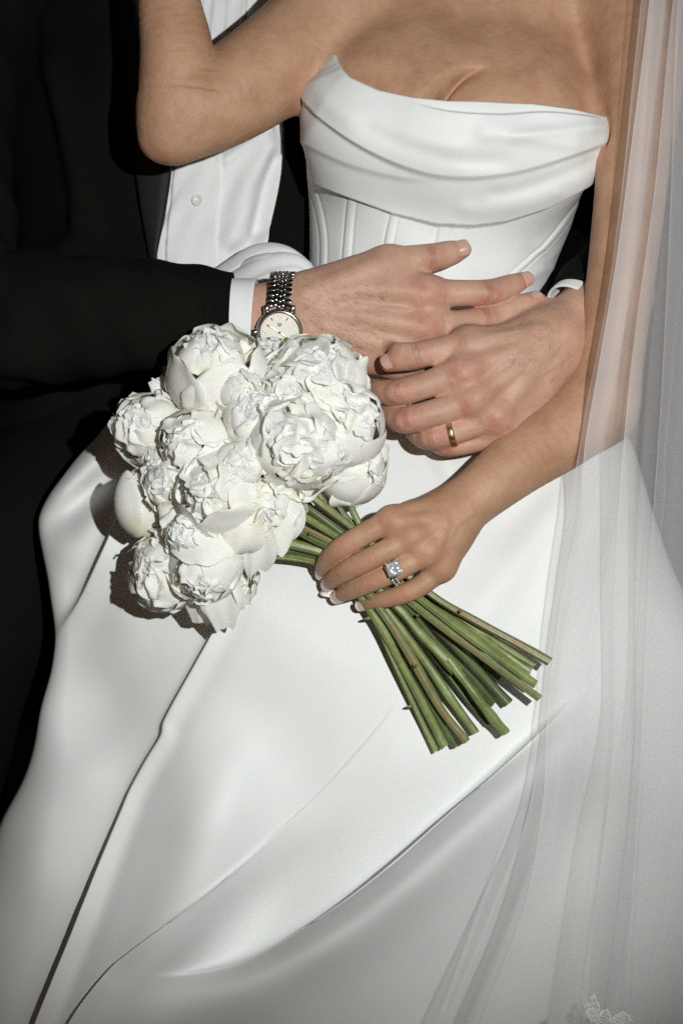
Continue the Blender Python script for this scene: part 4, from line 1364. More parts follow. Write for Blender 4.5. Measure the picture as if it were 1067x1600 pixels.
# ================================================================== THE BOUQUET
def petal_mat():
    m, t, b = new_mat('peony_petal')
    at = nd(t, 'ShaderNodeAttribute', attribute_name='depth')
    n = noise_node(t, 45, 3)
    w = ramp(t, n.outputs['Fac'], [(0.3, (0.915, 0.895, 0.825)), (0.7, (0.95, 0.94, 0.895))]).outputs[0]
    col = mix_rgb(t, at.outputs['Fac'], w, (0.80, 0.72, 0.42))
    t.links.new(col, b.inputs['Base Color'])
    b.inputs['Roughness'].default_value = 0.62
    b.inputs['Subsurface Weight'].default_value = 0.5
    b.inputs['Subsurface Radius'].default_value = (0.004, 0.0034, 0.0022)
    b.inputs['Subsurface Scale'].default_value = 0.7
    b.inputs['Specular IOR Level'].default_value = 0.25
    v = noise_node(t, 150, 3, 0.6)
    v2 = noise_node(t, 900, 2, 0.5)
    bump(t, b, [(v.outputs['Fac'], 0.25, 0.001), (v2.outputs['Fac'], 0.12, 0.0005)])
    out = t.nodes['Material Output']
    tr = nd(t, 'ShaderNodeBsdfTranslucent')
    tr.inputs[0].default_value = (0.92, 0.90, 0.80, 1)
    mx = nd(t, 'ShaderNodeMixShader')
    mx.inputs[0].default_value = 0.15
    t.links.new(b.outputs[0], mx.inputs[1]); t.links.new(tr.outputs[0], mx.inputs[2])
    t.links.new(mx.outputs[0], out.inputs[0])
    return m
def stem_mat(name, stops):
    m, t, b = new_mat(name)
    n = noise_node(t, 30, 3, 0.6)
    at0 = nd(t, 'ShaderNodeAttribute', attribute_name='rib')
    base_ = ramp(t, n.outputs['Fac'], stops).outputs[0]
    n9 = noise_node(t, 260, 3, 0.65)
    col_ = mix_rgb(t, 0.55, base_, ramp(t, n9.outputs['Fac'], [(0.3, (0.55, 0.55, 0.5)), (0.72, (1.35, 1.35, 1.3))]).outputs[0], 'MULTIPLY')
    mm_ = nd(t, 'ShaderNodeMath', operation='MULTIPLY'); mm_.inputs[1].default_value = 0.35
    t.links.new(at0.outputs['Fac'], mm_.inputs[0])
    t.links.new(mix_rgb(t, mm_.outputs[0], col_, (0.26, 0.29, 0.15)), b.inputs['Base Color'])
    b.inputs['Roughness'].default_value = 0.38
    b.inputs['Specular IOR Level'].default_value = 0.4
    v = noise_node(t, 500, 2)
    at = nd(t, 'ShaderNodeAttribute', attribute_name='rib')
    bump(t, b, [(at.outputs['Fac'], 0.5, 0.0012), (v.outputs['Fac'], 0.25, 0.0005)])
    return m
MAT['petal'] = petal_mat()
MAT['stem_a'] = stem_mat('green_stem', [(0.3, (0.115, 0.155, 0.04)), (0.55, (0.21, 0.255, 0.08)), (0.75, (0.33, 0.36, 0.16))])
MAT['stem_b'] = stem_mat('ruddy_stem', [(0.28, (0.12, 0.15, 0.045)), (0.5, (0.21, 0.20, 0.08)), (0.72, (0.27, 0.16, 0.08))])
MAT['stem_c'] = stem_mat('dark_stem', [(0.3, (0.04, 0.062, 0.018)), (0.6, (0.08, 0.11, 0.035)), (0.8, (0.13, 0.16, 0.06))])
MAT['stem_end'] = plain('cut_stem_end', (0.36, 0.40, 0.22), rough=0.7, vary=0.2, nscale=400)

bouquet = empty('bouquet', P(600, 880, 0.02))
tag(bouquet, 'bouquet of white peonies on long green stems held in the bride\'s hand', 'bouquet')

def basis(n):
    n = np.asarray(n, float); n = n / np.linalg.norm(n)
    a = np.array([0, 1.0, 0]) if abs(n[1]) < 0.85 else np.array([1.0, 0, 0])
    x = np.cross(a, n); x /= np.linalg.norm(x)
    y = np.cross(n, x)
    return x, y, n

def petal(c, ax, R, az, phic, ha, hb, r0, r1, rng, puff=0.05, crink=0.03, rag=0.05, flare=0.0, turn=0.0, n=15, long_=1.0, ruff=0.03):
    """one rounded, cupped petal lying on a globe of radius R round c. Its middle sits at polar angle phic, direction az;
    ha, hb = half length and half width (rad); r0, r1 = height of base and tip; flare = lip bent outwards"""
    x, y, nn = ax
    out = math.cos(az) * x + math.sin(az) * y
    d0 = math.sin(phic) * out + math.cos(phic) * nn
    m0 = -math.cos(phic) * out + math.sin(phic) * nn
    b0 = np.cross(d0, m0)
    m_ = math.cos(turn) * m0 + math.sin(turn) * b0
    b_ = np.cross(d0, m_)
    u = np.sin(np.linspace(-1, 1, n) * 1.5708)[:, None] * 0.985
    w = np.sin(np.linspace(-1, 1, n) * 1.45)[None, :]
    p = rng.uniform(0, 6.28, 6)
    shp = np.where(u > 0, (1 - np.abs(u) ** 3.2) ** 0.5, 1 - 0.45 * u ** 2)
    th_ = np.arctan2(w * shp, u)
    rim = np.clip(np.hypot(u * 0.98, w * shp), 0, 1.2)
    lip = sstep(0.55, 1.0, rim) * sstep(-0.75, 0.1, u)
    wob = 1 + lip * rag * (np.sin(th_ * 3 + p[0]) + 0.7 * np.sin(th_ * 5 + p[1]) + 0.5 * np.sin(th_ * 9 + p[2]))
    al = ha * u * wob
    be = hb * w * shp * wob
    rad = r0 + (r1 - r0) * (u + 1) / 2 + puff * (1 - rim ** 2) + flare * lip ** 2
    rad = rad + crink * lip * (np.sin(th_ * 7 + p[3]) + 0.6 * np.sin(th_ * 12 + p[4])) + ruff * (u + 1) / 2 * np.sin(w * 3.2 + p[5]) + 0.010 * np.sin(u * 5 + w * 4 + p[0])
    dr = (np.cos(al) * np.cos(be))[..., None] * d0 + (np.sin(al) * np.cos(be))[..., None] * m_ + np.sin(be)[..., None] * b_
    X = R * rad[..., None] * dr
    X = X + (X @ nn)[..., None] * nn * (long_ - 1)
    dep = np.clip(0.55 - (u + 1) * 0.55, 0, 1) * 1.4 + 0 * w
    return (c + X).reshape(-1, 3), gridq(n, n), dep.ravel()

def frill(c, ax, R, rng, spread, r0=0.25, r1=0.98, width=0.5, nrow=8, ncol=11):
    """a small crumpled inner petal standing out from the heart"""
    x, y, n = ax
    a = rng.uniform(0, 6.28); ph = spread * math.sqrt(rng.uniform(0.0, 1.0))
    d = math.sin(ph) * (math.cos(a) * x + math.sin(a) * y) + math.cos(ph) * n
    t = -math.sin(a) * x + math.cos(a) * y
    tw = rng.normal(0, 0.35)
    u_ = np.cross(d, t)
    t2 = math.cos(tw) * t + math.sin(tw) * u_
    nn = np.cross(d, t2)
    s = np.linspace(0, 1, nrow)[:, None]; w = np.linspace(-1, 1, ncol)[None, :]
    L = R * (r1 * rng.uniform(0.88, 1.03) - r0)
    W_ = R * width * rng.uniform(0.7, 1.15)
    p0, p1, p2 = rng.uniform(0, 6.28, 3)
    outl = 1 - 0.30 * np.abs(w) ** 2.4 - 0.05 * np.cos(w * 5 + p2)
    along = R * r0 + L * s * outl
    bend = R * (0.22 * s ** 2 * rng.uniform(-1, 1) + 0.07 * s * np.sin(w * 3.6 + p0) + 0.035 * s ** 2 * np.sin(w * 7 + p1)) - R * 0.20 * w ** 2 * s
    X = c + along[..., None] * d + (W_ * w * (0.35 + 0.65 * np.sin(s * 2.0)))[..., None] * t2 + bend[..., None] * nn
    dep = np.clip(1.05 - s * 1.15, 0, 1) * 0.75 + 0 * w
    return X.reshape(-1, 3), gridq(nrow, ncol), dep.ravel()

def peony(px, py, z, rpx, axis, kind, seed, long_=1.0, spin=0.0):
    rng = np.random.default_rng(seed)
    c = P(px, py, z); R = rpx / 1840.0
    ax = basis(axis)
    root = empty('peony', None, parent=bouquet)
    def add(args, nm='petal'):
        X, q, dep = args
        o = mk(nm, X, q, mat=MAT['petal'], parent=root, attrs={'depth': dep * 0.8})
        return o
    smooth_ = kind in ('ball', 'bud')
    # outer guard petals
    ng, ph_, ha_, hb_, fl = {'ball': (5, 1.65, 0.95, 0.95, 0.0), 'bud': (4, 1.25, 1.15, 1.05, -0.02), 'open': (6, 1.95, 0.75, 0.75, 0.10), 'ruffle': (5, 1.95, 0.80, 0.85, 0.05)}[kind]
    for i in range(ng):
        az = spin + 6.283 * i * (2 if ng == 5 else 1) / ng + rng.normal(0, 0.1)
        add(petal(c, ax, R * (0.955 + 0.02 * i), az, ph_ + rng.normal(0, 0.10), ha_ * rng.uniform(0.92, 1.08), hb_, 0.98, 1.0, rng, puff=0.02, crink=0.010 if smooth_ else 0.03, rag=0.045, flare=fl + rng.uniform(-0.02, 0.10), n=19, long_=long_, ruff=0.035 if smooth_ else 0.06))
    # inner petals: a spiral from the rim to the heart, each tucked inside the one before
    N, t0_, t1_, rr0, sz, nobj = {'ball': (15, 0.95, 0.0, 0.90, 0.50, 7), 'bud': (5, 0.5, 0.0, 0.88, 0.5, 3), 'open': (22, 1.35, 0.0, 0.95, 0.50, 14), 'ruffle': (27 if R > 0.026 else 17, 1.60, 0.0, 0.99, 0.58 if R > 0.026 else 0.66, 14)}[kind]
    stf = []
    for i in range(N):
        u = i / (N - 1)
        phc = t0_ + (t1_ - t0_) * u ** 0.75 + rng.normal(0, 0.06)
        az = spin + 2.39996 * i + rng.normal(0, 0.15)
        ro = rr0 * rng.uniform(0.90, 1.07)
        size = sz * (1 - 0.35 * u) * rng.uniform(0.8, 1.15)
        pt_ = petal(c, ax, R, az, max(phc, 0.02), size * 1.05, size * rng.uniform(0.85, 1.2), ro - 0.16, ro + 0.03, rng, puff=0.07, crink=0.024, rag=0.075,
                    flare=rng.uniform(-0.02, 0.17), turn=rng.normal(0, 0.75), n=17, long_=long_, ruff=0.055)
        if i < nobj: add(pt_)
        else: stf.append(pt_)
    for i in range({'ball': 7, 'bud': 3, 'open': 6, 'ruffle': 6}[kind]):
        stf.append(frill(c, ax, R, rng, 0.85, r1=1.08 * rr0, width=0.26))
    Vs, Qs, Ds, off = [], [], [], 0
    for X, q, dep in stf:
        Vs.append(X); Qs.append(q + off); Ds.append(dep); off += len(X)
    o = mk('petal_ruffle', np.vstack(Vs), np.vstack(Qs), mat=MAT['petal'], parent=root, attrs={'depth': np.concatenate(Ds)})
    tag(o, kind='stuff')
    return root

FLOWERS = [
    (343, 590, 0.062, 77, (-0.15, 0.75, 0.55), 'ball', 1, 1.0, -1.2),
    (426, 586, 0.044, 51, (0.0, 0.75, 0.6), 'ruffle', 2, 1.0, 0),
    (493, 611, 0.062, 79, (0.15, 0.45, 0.85), 'ruffle', 3, 1.0, 0.4),
    (243, 673, 0.046, 57, (-0.55, 0.30, 0.75), 'ruffle', 4, 1.0, 0),
    (308, 693, 0.080, 55, (-0.45, 0.10, 0.8), 'ball', 5, 1.0, 0.7),
    (401, 658, 0.082, 55, (-0.05, 0.35, 0.9), 'ruffle', 6, 1.0, 0.3),
    (457, 694, 0.088, 77, (0.05, -0.05, 1.0), 'ruffle', 7, 1.0, 1.0),
    (536, 667, 0.070, 65, (0.30, 0.25, 0.85), 'ball', 8, 1.0, 0.2),
    (547, 733, 0.052, 55, (0.55, -0.35, 0.65), 'bud', 9, 1.0, 0.9),
    (343, 770, 0.090, 65, (-0.30, 0.10, 0.9), 'ball', 10, 1.0, 0.1),
    (227, 790, 0.044, 46, (-0.25, 0.85, 0.4), 'bud', 11, 1.25, 0.5),
    (268, 887, 0.050, 60, (-0.50, -0.15, 0.8), 'ruffle', 12, 1.0, 0),
    (323, 877, 0.078, 57, (-0.15, -0.65, 0.7), 'ball', 13, 1.1, 0.3),
    (411, 780, 0.078, 59, (0.15, -0.45, 0.85), 'open', 14, 1.0, 0.2),
    (274, 755, 0.070, 45, (-0.45, 0.0, 0.85), 'ruffle', 15, 1.0, 0.2),
    (376, 615, 0.086, 37, (0.05, 0.5, 0.85), 'ruffle', 21, 1.0, 0.2),
    (268, 724, 0.066, 35, (-0.6, 0.2, 0.75), 'ruffle', 22, 1.0, 0.9),
    (442, 629, 0.088, 41, (0.1, 0.4, 0.9), 'ruffle', 23, 1.0, 0.4),
    (505, 704, 0.090, 39, (0.4, -0.1, 0.9), 'ruffle', 24, 1.0, 0.4),
    (379, 726, 0.098, 37, (-0.1, 0.1, 1.0), 'ruffle', 25, 1.0, 0.7),
    (298, 832, 0.088, 39, (-0.3, -0.1, 0.95), 'open', 26, 1.0, 0.7),
    (379, 832, 0.072, 35, (0.2, -0.4, 0.9), 'open', 27, 1.0, 0.1),
    (356, 903, 0.050, 41, (0.1, -0.7, 0.6), 'open', 16, 1.0, 0.2),
]
for f in FLOWERS:
    peony(*f)

# loose guard petals that hang below their flowers
def loose(base, tip, width, bulge, seed, side=(0, 0, 1), jag=0.05):
    rng = np.random.default_rng(seed)
    a, b = np.asarray(base), np.asarray(tip)
    t = b - a; L = np.linalg.norm(t); t = t / L
    n = np.asarray(side, float); n = n - (n @ t) * t; n /= np.linalg.norm(n)
    s_ = np.cross(t, n)
    nr_, nc_ = 16, 15
    s = np.linspace(0, 1, nr_)[:, None]; w = np.linspace(-1, 1, nc_)[None, :]
    prof = np.sin(np.clip(0.10 + 0.72 * s, 0, 1) * np.pi) ** 0.75
    p0, p1 = rng.uniform(0, 6.28, 2)
    al = L * s * (1 - 0.16 * np.abs(w) ** 2.5 * s + jag * np.sin(w * 6 + p0) * s ** 2 + rng.normal(size=(1, nc_)) * 0.018 * s ** 2)
    wd = width / 2 * prof * w
    bn = bulge * np.sin(s * 2.6) + 0.16 * width * w ** 2 * np.cos(s * 2 + 0.5) + 0.05 * width * s * np.sin(w * 4 + p1) + 0.035 * width * np.sin(w * 9 + s * 3 + p0) * s
    X = a + al[..., None] * t + wd[..., None] * s_ + bn[..., None] * n
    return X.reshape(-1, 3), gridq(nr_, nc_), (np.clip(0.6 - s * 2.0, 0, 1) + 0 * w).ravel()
hang = empty('peony', None, parent=bouquet)
for base, tip, w_, bl, sd, sd_ in (
    (P(428, 752, 0.102), P(434, 866, 0.084), 0.046, 0.006, 1, (0.2, 0, 1)),
    (P(392, 790, 0.106), P(362, 862, 0.092), 0.045, 0.008, 2, (0, 0.2, 1)),
    (P(402, 792, 0.100), P(396, 896, 0.074), 0.042, 0.006, 3, (-0.3, 0, 1)),
    (P(462, 728, 0.088), P(506, 752, 0.074), 0.040, 0.004, 4, (0, 0.8, 0.6)),
    (P(340, 885, 0.088), P(350, 982, 0.056), 0.036, 0.006, 5, (0.2, 0, 1)),
    (P(348, 884, 0.086), P(386, 946, 0.054), 0.028, 0.003, 6, (0.5, 0.5, 0.7)),
    (P(326, 900, 0.078), P(316, 974, 0.046), 0.036, 0.004, 7, (0, 0, 1)),
    (P(455, 742, 0.092), P(470, 790, 0.08), 0.032, 0.005, 8, (0.2, 0.2, 1)),
    (P(262, 620, 0.05), P(236, 594, 0.05), 0.014, 0.002, 9, (0, 0.3, 1)),
    (P(268, 625, 0.05), P(250, 588, 0.046), 0.016, 0.002, 10, (0.4, 0.3, 1)),
    (P(545, 742, 0.062), P(562, 786, 0.050), 0.048, 0.008, 12, (0.2, -0.3, 1)),
    (P(535, 715, 0.060), P(524, 790, 0.038), 0.035, 0.004, 13, (-0.2, -0.3, 1)),
    (P(300, 800, 0.088), P(262, 842, 0.074), 0.044, 0.008, 14, (-0.3, 0, 1)),
    (P(575, 700, 0.062), P(598, 735, 0.045), 0.030, 0.004, 15, (0.6, 0.0, 1)),
    (P(470, 640, 0.098), P(500, 700, 0.098), 0.040, 0.008, 16, (0.1, 0.0, 1)),
    (P(420, 690, 0.098), P(400, 735, 0.096), 0.034, 0.006, 17, (-0.1, 0.0, 1)),
):
    X, q, dep = loose(base, tip, w_, bl, sd, sd_)
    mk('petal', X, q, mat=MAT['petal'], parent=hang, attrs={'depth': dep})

# stems: flower -> hand -> cut end
def stem(pts, r, mat, seed, cut=True):
    rng = np.random.default_rng(seed)
    C = catmull(pts, 9)
    n = len(C)
    rr = r * (1 + 0.07 * np.sin(np.linspace(0, 9, n) + seed) + 0.05 * np.sin(np.linspace(0, 23, n) + 2 * seed)) * np.linspace(0.9, 1.08, n)
    ns_ = 12
    V_, Q_, _ = tube(C, rr, rr * 0.92, nseg=ns_, cap=False, disp=lambda X, t, a: r * 0.06 * np.sin(a * 5 + seed))
    a = np.tile(np.linspace(0, 2 * np.pi, ns_, endpoint=False), n)
    rib = 0.5 + 0.5 * np.sin(a * 5 + seed)
    o = mk('stem', V_, Q_, mat=mat, parent=bouquet, attrs={'rib': rib})
    # cut face
    last = V_[-ns_:]; cen = C[-1]
    T = C[-1] - C[-2]; T /= np.linalg.norm(T)
    sl = rng.uniform(-0.5, 0.5)
    ring2 = cen + (last - cen) * 0.9 + T * (0.0004 + sl * ((last - cen) @ np.array([1.0, 0, 0]))[:, None])
    Vc = np.vstack([last, ring2, [cen + T * 0.0003]])
    i = np.arange(ns_); j = (i + 1) % ns_
    mk('cut_end', Vc, np.stack([i, j, ns_ + j, ns_ + i], -1), np.stack([ns_ + i, ns_ + j, np.full(ns_, 2 * ns_)], -1), mat=MAT['stem_end'], parent=o, smooth=False)
    return o
# (flower end, entry above hand, hand, exit, cut end, radius px, material)
ST = [
    ((440, 740, 0.070), (500, 786, 0.068), (575, 845, 0.058), (672, 928, 0.056), (858, 1034, 0.066), 8.5, 'stem_b'),
    ((470, 730, 0.055), (520, 800, 0.055), (585, 862, 0.052), (690, 945, 0.048), (834, 1040, 0.058), 6.5, 'stem_a'),
    ((540, 745, 0.045), (552, 800, 0.055), (590, 858, 0.052), (680, 940, 0.044), (828, 1050, 0.060), 7.0, 'stem_a'),
    ((430, 780, 0.062), (490, 816, 0.062), (560, 862, 0.060), (655, 935, 0.060), (836, 1069, 0.066), 9.0, 'stem_a'),
    ((390, 790, 0.062), (480, 828, 0.064), (556, 872, 0.060), (640, 940, 0.062), (842, 1091, 0.066), 9.0, 'stem_b'),
    ((420, 760, 0.050), (490, 800, 0.052), (572, 866, 0.048), (650, 948, 0.046), (793, 1099, 0.040), 9.0, 'stem_c'),
    ((360, 840, 0.056), (455, 850, 0.058), (545, 880, 0.055), (622, 950, 0.058), (712, 1048, 0.056), 9.5, 'stem_a'),
    ((400, 830, 0.050), (470, 840, 0.054), (548, 882, 0.052), (626, 960, 0.050), (763, 1131, 0.042), 6.0, 'stem_c'),
    ((340, 850, 0.048), (450, 846, 0.052), (540, 880, 0.050), (612, 965, 0.050), (742, 1144, 0.044), 8.0, 'stem_a'),
    ((380, 840, 0.046), (460, 852, 0.050), (538, 886, 0.052), (600, 960, 0.060), (728, 1158, 0.054), 9.0, 'stem_b'),
    ((320, 880, 0.050), (440, 862, 0.050), (532, 888, 0.048), (590, 962, 0.048), (710, 1167, 0.044), 7.0, 'stem_c'),
    ((350, 870, 0.044), (450, 866, 0.046), (528, 890, 0.046), (585, 962, 0.052), (694, 1166, 0.050), 8.0, 'stem_a'),
    ((300, 880, 0.040), (430, 870, 0.044), (524, 892, 0.044), (578, 958, 0.048), (680, 1173, 0.044), 8.0, 'stem_a'),
    ((500, 720, 0.050), (528, 790, 0.050), (580, 850, 0.048), (660, 930, 0.040), (780, 1060, 0.036), 8.0, 'stem_c'),
    ((460, 760, 0.044), (505, 815, 0.046), (565, 870, 0.042), (640, 960, 0.040), (750, 1110, 0.036), 8.0, 'stem_c'),
    ((400, 800, 0.040), (480, 835, 0.042), (550, 880, 0.040), (612, 970, 0.040), (700, 1130, 0.036), 8.0, 'stem_c'),
    ((420, 800, 0.066), (478, 838, 0.068), (545, 874, 0.062), (632, 948, 0.056), (770, 1100, 0.050), 8.0, 'stem_c'),
]
for i, (a, b, c, d, e, r, m) in enumerate(ST):
    rs_ = np.random.default_rng(300 + i)
    m1 = lerp(P(*d), P(*e), 0.38) + rs_.normal(0, 1, 3) * np.array([0.0009, 0.0009, 0.0008])
    m2 = lerp(P(*d), P(*e), 0.72) + rs_.normal(0, 1, 3) * np.array([0.0011, 0.0011, 0.0008])
    stem([P(*a), P(*b), P(*c), P(*d), m1, m2, P(*e)], r * rs_.uniform(0.60, 0.86) / 1840.0, MAT[m], 100 + i)
# the broad stem that runs on past the cut of its neighbour
stem([P(700, 1030, 0.058), P(730, 1070, 0.060), P(762, 1112, 0.058), P(789, 1144, 0.052)], 7.5 / 1840, MAT['stem_a'], 140)
# nodes and leaf stubs on the stems
def stub(p, d, L, r, mat='stem_b'):
    d = np.asarray(d, float); d /= np.linalg.norm(d)
    p = np.asarray(p)
    v_, q_, t_ = tube(np.array([p - d * 0.001, p + d * L * 0.4, p + d * L]), np.array([r, r * 0.8, r * 0.3]), nseg=8)
    mk('leaf_stub', v_, q_, t_, mat=MAT[mat], parent=bouquet, attrs={'rib': np.zeros(len(v_))})
for px_, py_, z_, d, L in ((648, 1040, 0.066, (-0.3, 0.3, 1), 0.005), (718, 955, 0.064, (0.3, 0.4, 1), 0.004), (652, 962, 0.068, (-0.2, 0.2, 1), 0.004), (579, 965, 0.052, (-1, -0.2, 0.2), 0.006), (643, 1103, 0.05, (-1, -0.2, 0.3), 0.005), (484, 834, 0.074, (0.4, 0.3, 1), 0.004)):
    stub(P(px_, py_, z_), d, L, 0.0017)

# ================================================================== WRISTWATCH (on the groom's right wrist)
watch = empty('wristwatch', P(437, 540, 0.0))
tag(watch, 'steel wristwatch with ivory dial, worn at the white shirt cuff', 'watch')
WCX, WCY, WCZ = P(436, 501, 0.003)
WA, WB = 0.0385, 0.0262                       # half axes of the bracelet loop (y, z)
def loop(u):
    """superellipse round the wrist: position and outward normal in the y-z plane"""
    c, s = math.cos(u), math.sin(u)
    e = 0.82
    f = lambda v: math.copysign(abs(v) ** e, v)
    y, z = WA * f(c), WB * f(s)
    nrm = np.array([0, c / WA, s / WB]); nrm /= np.linalg.norm(nrm)
    return np.array([0, y, z]), nrm
lean = 0.10                                    # bracelet runs slightly to the right as it goes up
def wpt(u, dx=0.0, lift=0.0):
    p, n_ = loop(u)
    return np.array([WCX, WCY, WCZ]) + p + n_ * lift + np.array([dx + lean * p[1], 0, 0]), n_
CASE_U = math.atan2(0.93, -0.36)
cc, cn = wpt(CASE_U, 0, 0.0045)
cc = P(437, 519, cc[2] + 0.001)
cn = np.array([0.02, -0.22, 1.0]); cn /= np.linalg.norm(cn)
xh = np.array([1, 0, 0.0]); xh = xh - (xh @ cn) * cn; xh /= np.linalg.norm(xh)
yh = np.cross(cn, xh)
RW = np.array([xh, yh, cn])
v_, q_, _ = lathe([(0.0001, -0.006), (0.0160, -0.006), (0.0188, -0.0045), (0.0196, -0.001), (0.0194, 0.0012), (0.0190, 0.0018)], 56, RW, cc)
case = mk('case', v_, q_, mat=MAT['steel'], parent=watch)
v_, q_, _ = lathe([(0.0192, 0.0014), (0.0190, 0.0026), (0.0180, 0.0034), (0.0168, 0.0034), (0.0160, 0.0026), (0.0157, 0.0012)], 56, RW, cc)
mk('bezel', v_, q_, mat=MAT['steel'], parent=watch)
v_, q_, _ = lathe([(0.0159, 0.0012), (0.0150, 0.0013), (0.008, 0.00135), (0.0001, 0.00135)], 56, RW, cc)
dial = mk('dial', v_, q_, mat=MAT['dial'], parent=watch)
def on_dial(a, r, h=0.0018):
    return cc + RW.T @ np.array([r * math.sin(a), r * math.cos(a), h])
def rot_dial(a):
    ca, sa = math.cos(a), math.sin(a)
    return np.array([ca * xh - sa * yh, sa * xh + ca * yh, cn])
for h in range(12):
    a = h * math.pi / 6
    if h % 3 == 0 or h in (2, 10):
        v_, q_, _ = lathe([(0.0012, -0.0004), (0.0013, 0.0), (0.0009, 0.0004), (0.0006, 0.0002), (0.0001, 0.0002)], 14, RW, on_dial(a, 0.0128, 0.0015))
        mk('hour_dot', v_, q_, mat=MAT['gold'], parent=dial)
    else:
        v_, q_, t_ = box(on_dial(a, 0.0126, 0.0015), (0.0004, 0.0014, 0.0003), rot_dial(a), bev=0.0001)
        mk('hour_mark', v_, q_, t_, mat=MAT['ink'], parent=dial)
for m_ in range(60):
    if m_ % 5 == 0: continue
    a = m_ * math.pi / 30
    v_, q_, t_ = box(on_dial(a, 0.0148, 0.0014), (0.0001, 0.0004, 0.0001), rot_dial(a))
    mk('minute_mark', v_, q_, t_, mat=MAT['ink'], parent=dial)
# the maker's mark: a small arc over a bar
arc = []
for i in range(11):
    a = -0.55 + 1.1 * i / 10
    arc.append(on_dial(a * 0.40, 0.0075 - 0.0006 * a * a, 0.0015))
v_, q_, t_ = tube(np.array(arc), 0.00028, nseg=6)
v2, q2, t2 = box(on_dial(0, 0.0061, 0.0014), (0.0018, 0.0004, 0.0001), RW)
v3, q3, t3 = box(on_dial(0, 0.0052, 0.0014), (0.0010, 0.0002, 0.0001), RW)
v_, q_, t_ = merge([(v_, q_, t_), (v2, q2, t2), (v3, q3, t3)])
mk('maker_mark', v_, q_, t_, mat=MAT['ink'], parent=dial)
for a, L, wd in ((-1.02, 0.0130, 0.00042), (2.2, 0.0085, 0.00055)):
    d = rot_dial(a)[1]
    v_, q_, t_ = box(on_dial(a, L * 0.42, 0.0024), (wd, L * 0.55, 0.00025), rot_dial(a), bev=0.00008)
    mk('watch_hand', v_, q_, t_, mat=MAT['gold'], parent=dial)
v_, q_, _ = lathe([(0.0009, -0.001), (0.0009, 0.0005), (0.0001, 0.0007)], 14, RW, on_dial(0, 0, 0.0024))
mk('hand_hub', v_, q_, mat=MAT['gold'], parent=dial)
v_, q_, _ = lathe([(0.0025, -0.0018), (0.0028, -0.001), (0.0028, 0.001), (0.0025, 0.0018), (0.0001, 0.0018)], 18, np.array([yh, cn, xh]), cc - xh * 0.0205 - cn * 0.001)
mk('crown', v_, q_, mat=MAT['steel'], parent=watch)
# lugs
for sx in (-1, 1):
    for sy in (-1, 1):
        v_, q_, t_ = box(cc + xh * sx * 0.0108 + yh * sy * 0.0182 - cn * 0.0024, (0.0024, 0.0042, 0.0022), RW, bev=0.0008)
        mk('lug', v_, q_, t_, mat=MAT['steel'], parent=watch)
# bracelet: rows of five links
us = np.linspace(0, 2 * np.pi, 721)
pp = np.array([loop(u)[0] for u in us])
cum = np.concatenate([[0], np.cumsum(np.linalg.norm(np.diff(pp, axis=0), axis=1))])
pitch = 0.0046
nrow = int(cum[-1] / pitch)
xs5 = [(-0.0076, 0.0030), (-0.0030, 0.00142), (0.0, 0.00142), (0.0030, 0.00142), (0.0076, 0.0030)]
link_mesh = {}
for i in range(nrow):
    u = np.interp((i + 0.5) * cum[-1] / nrow, cum, us)
    pos, n_ = wpt(u, 0, 0.0016)
    if np.linalg.norm(pos - cc) < 0.0195: continue
    tdir = np.cross(n_, np.array([1.0, 0, 0])); tdir /= np.linalg.norm(tdir)
    tdir = tdir + np.array([lean * tdir[1], 0, 0]); tdir /= np.linalg.norm(tdir)
    xd = np.cross(tdir, n_)
    Rl = np.array([xd, tdir, n_])
    for j, (x_, hw) in enumerate(xs5):
        mid_row = 0.5 if j in (1, 3) else 0.0
        kk = 'outer' if hw > 0.002 else 'inner'
        if kk not in link_mesh:
            bv, bq, bt = box((0, 0, 0), (hw, pitch * 0.47, 0.0012), bev=0.00035)
            me = mesh_data('link', bv, bq, bt)
            me.materials.append(MAT['steel'])
            link_mesh[kk] = me
        o = bpy.data.objects.new('link', link_mesh[kk])
        COL.objects.link(o); o.parent = watch
        ctr = pos + xd * x_ + tdir * pitch * mid_row * 0.5 + n_ * (0.0003 if kk == 'inner' else 0)
        A = (TOW @ Rl.T)
        M = Matrix([[A[0, 0], A[0, 1], A[0, 2], 0], [A[1, 0], A[1, 1], A[1, 2], 0], [A[2, 0], A[2, 1], A[2, 2], 0], [0, 0, 0, 1]])
        M.translation = Vector(W(ctr) - Root.loc[watch.name])
        o.matrix_local = M

# ================================================================== RINGS
def ring_frame(p, q):
    t = np.asarray(q) - np.asarray(p); t /= np.linalg.norm(t)
    n_ = Zc - (Zc @ t) * t; n_ /= np.linalg.norm(n_)
    b_ = np.cross(t, n_)
    return t, n_, b_
def band(c, t, n_, b_, r, half, thick, nseg=56):
    prof = [(r, -half), (r + thick * 0.7, -half * 0.9), (r + thick, -half * 0.4), (r + thick, half * 0.4), (r + thick * 0.7, half * 0.9), (r, half), (r - 0.0002, 0), (r, -half)]
    return lathe(prof, nseg, np.array([b_, n_, t]), c)
# groom's plain band
c0 = P(706, 676.5, 0.0398)
t, n_, b_ = ring_frame(P(720, 671, 0.0410), P(672, 683, 0.0360))
v_, q_, _ = band(c0, t, n_, b_, 0.0109, 0.0029, 0.0013)
rg = mk('wedding_ring', v_, q_, mat=MAT['gold'])
tag(rg, 'plain polished gold wedding ring on the groom\'s ring finger', 'ring')
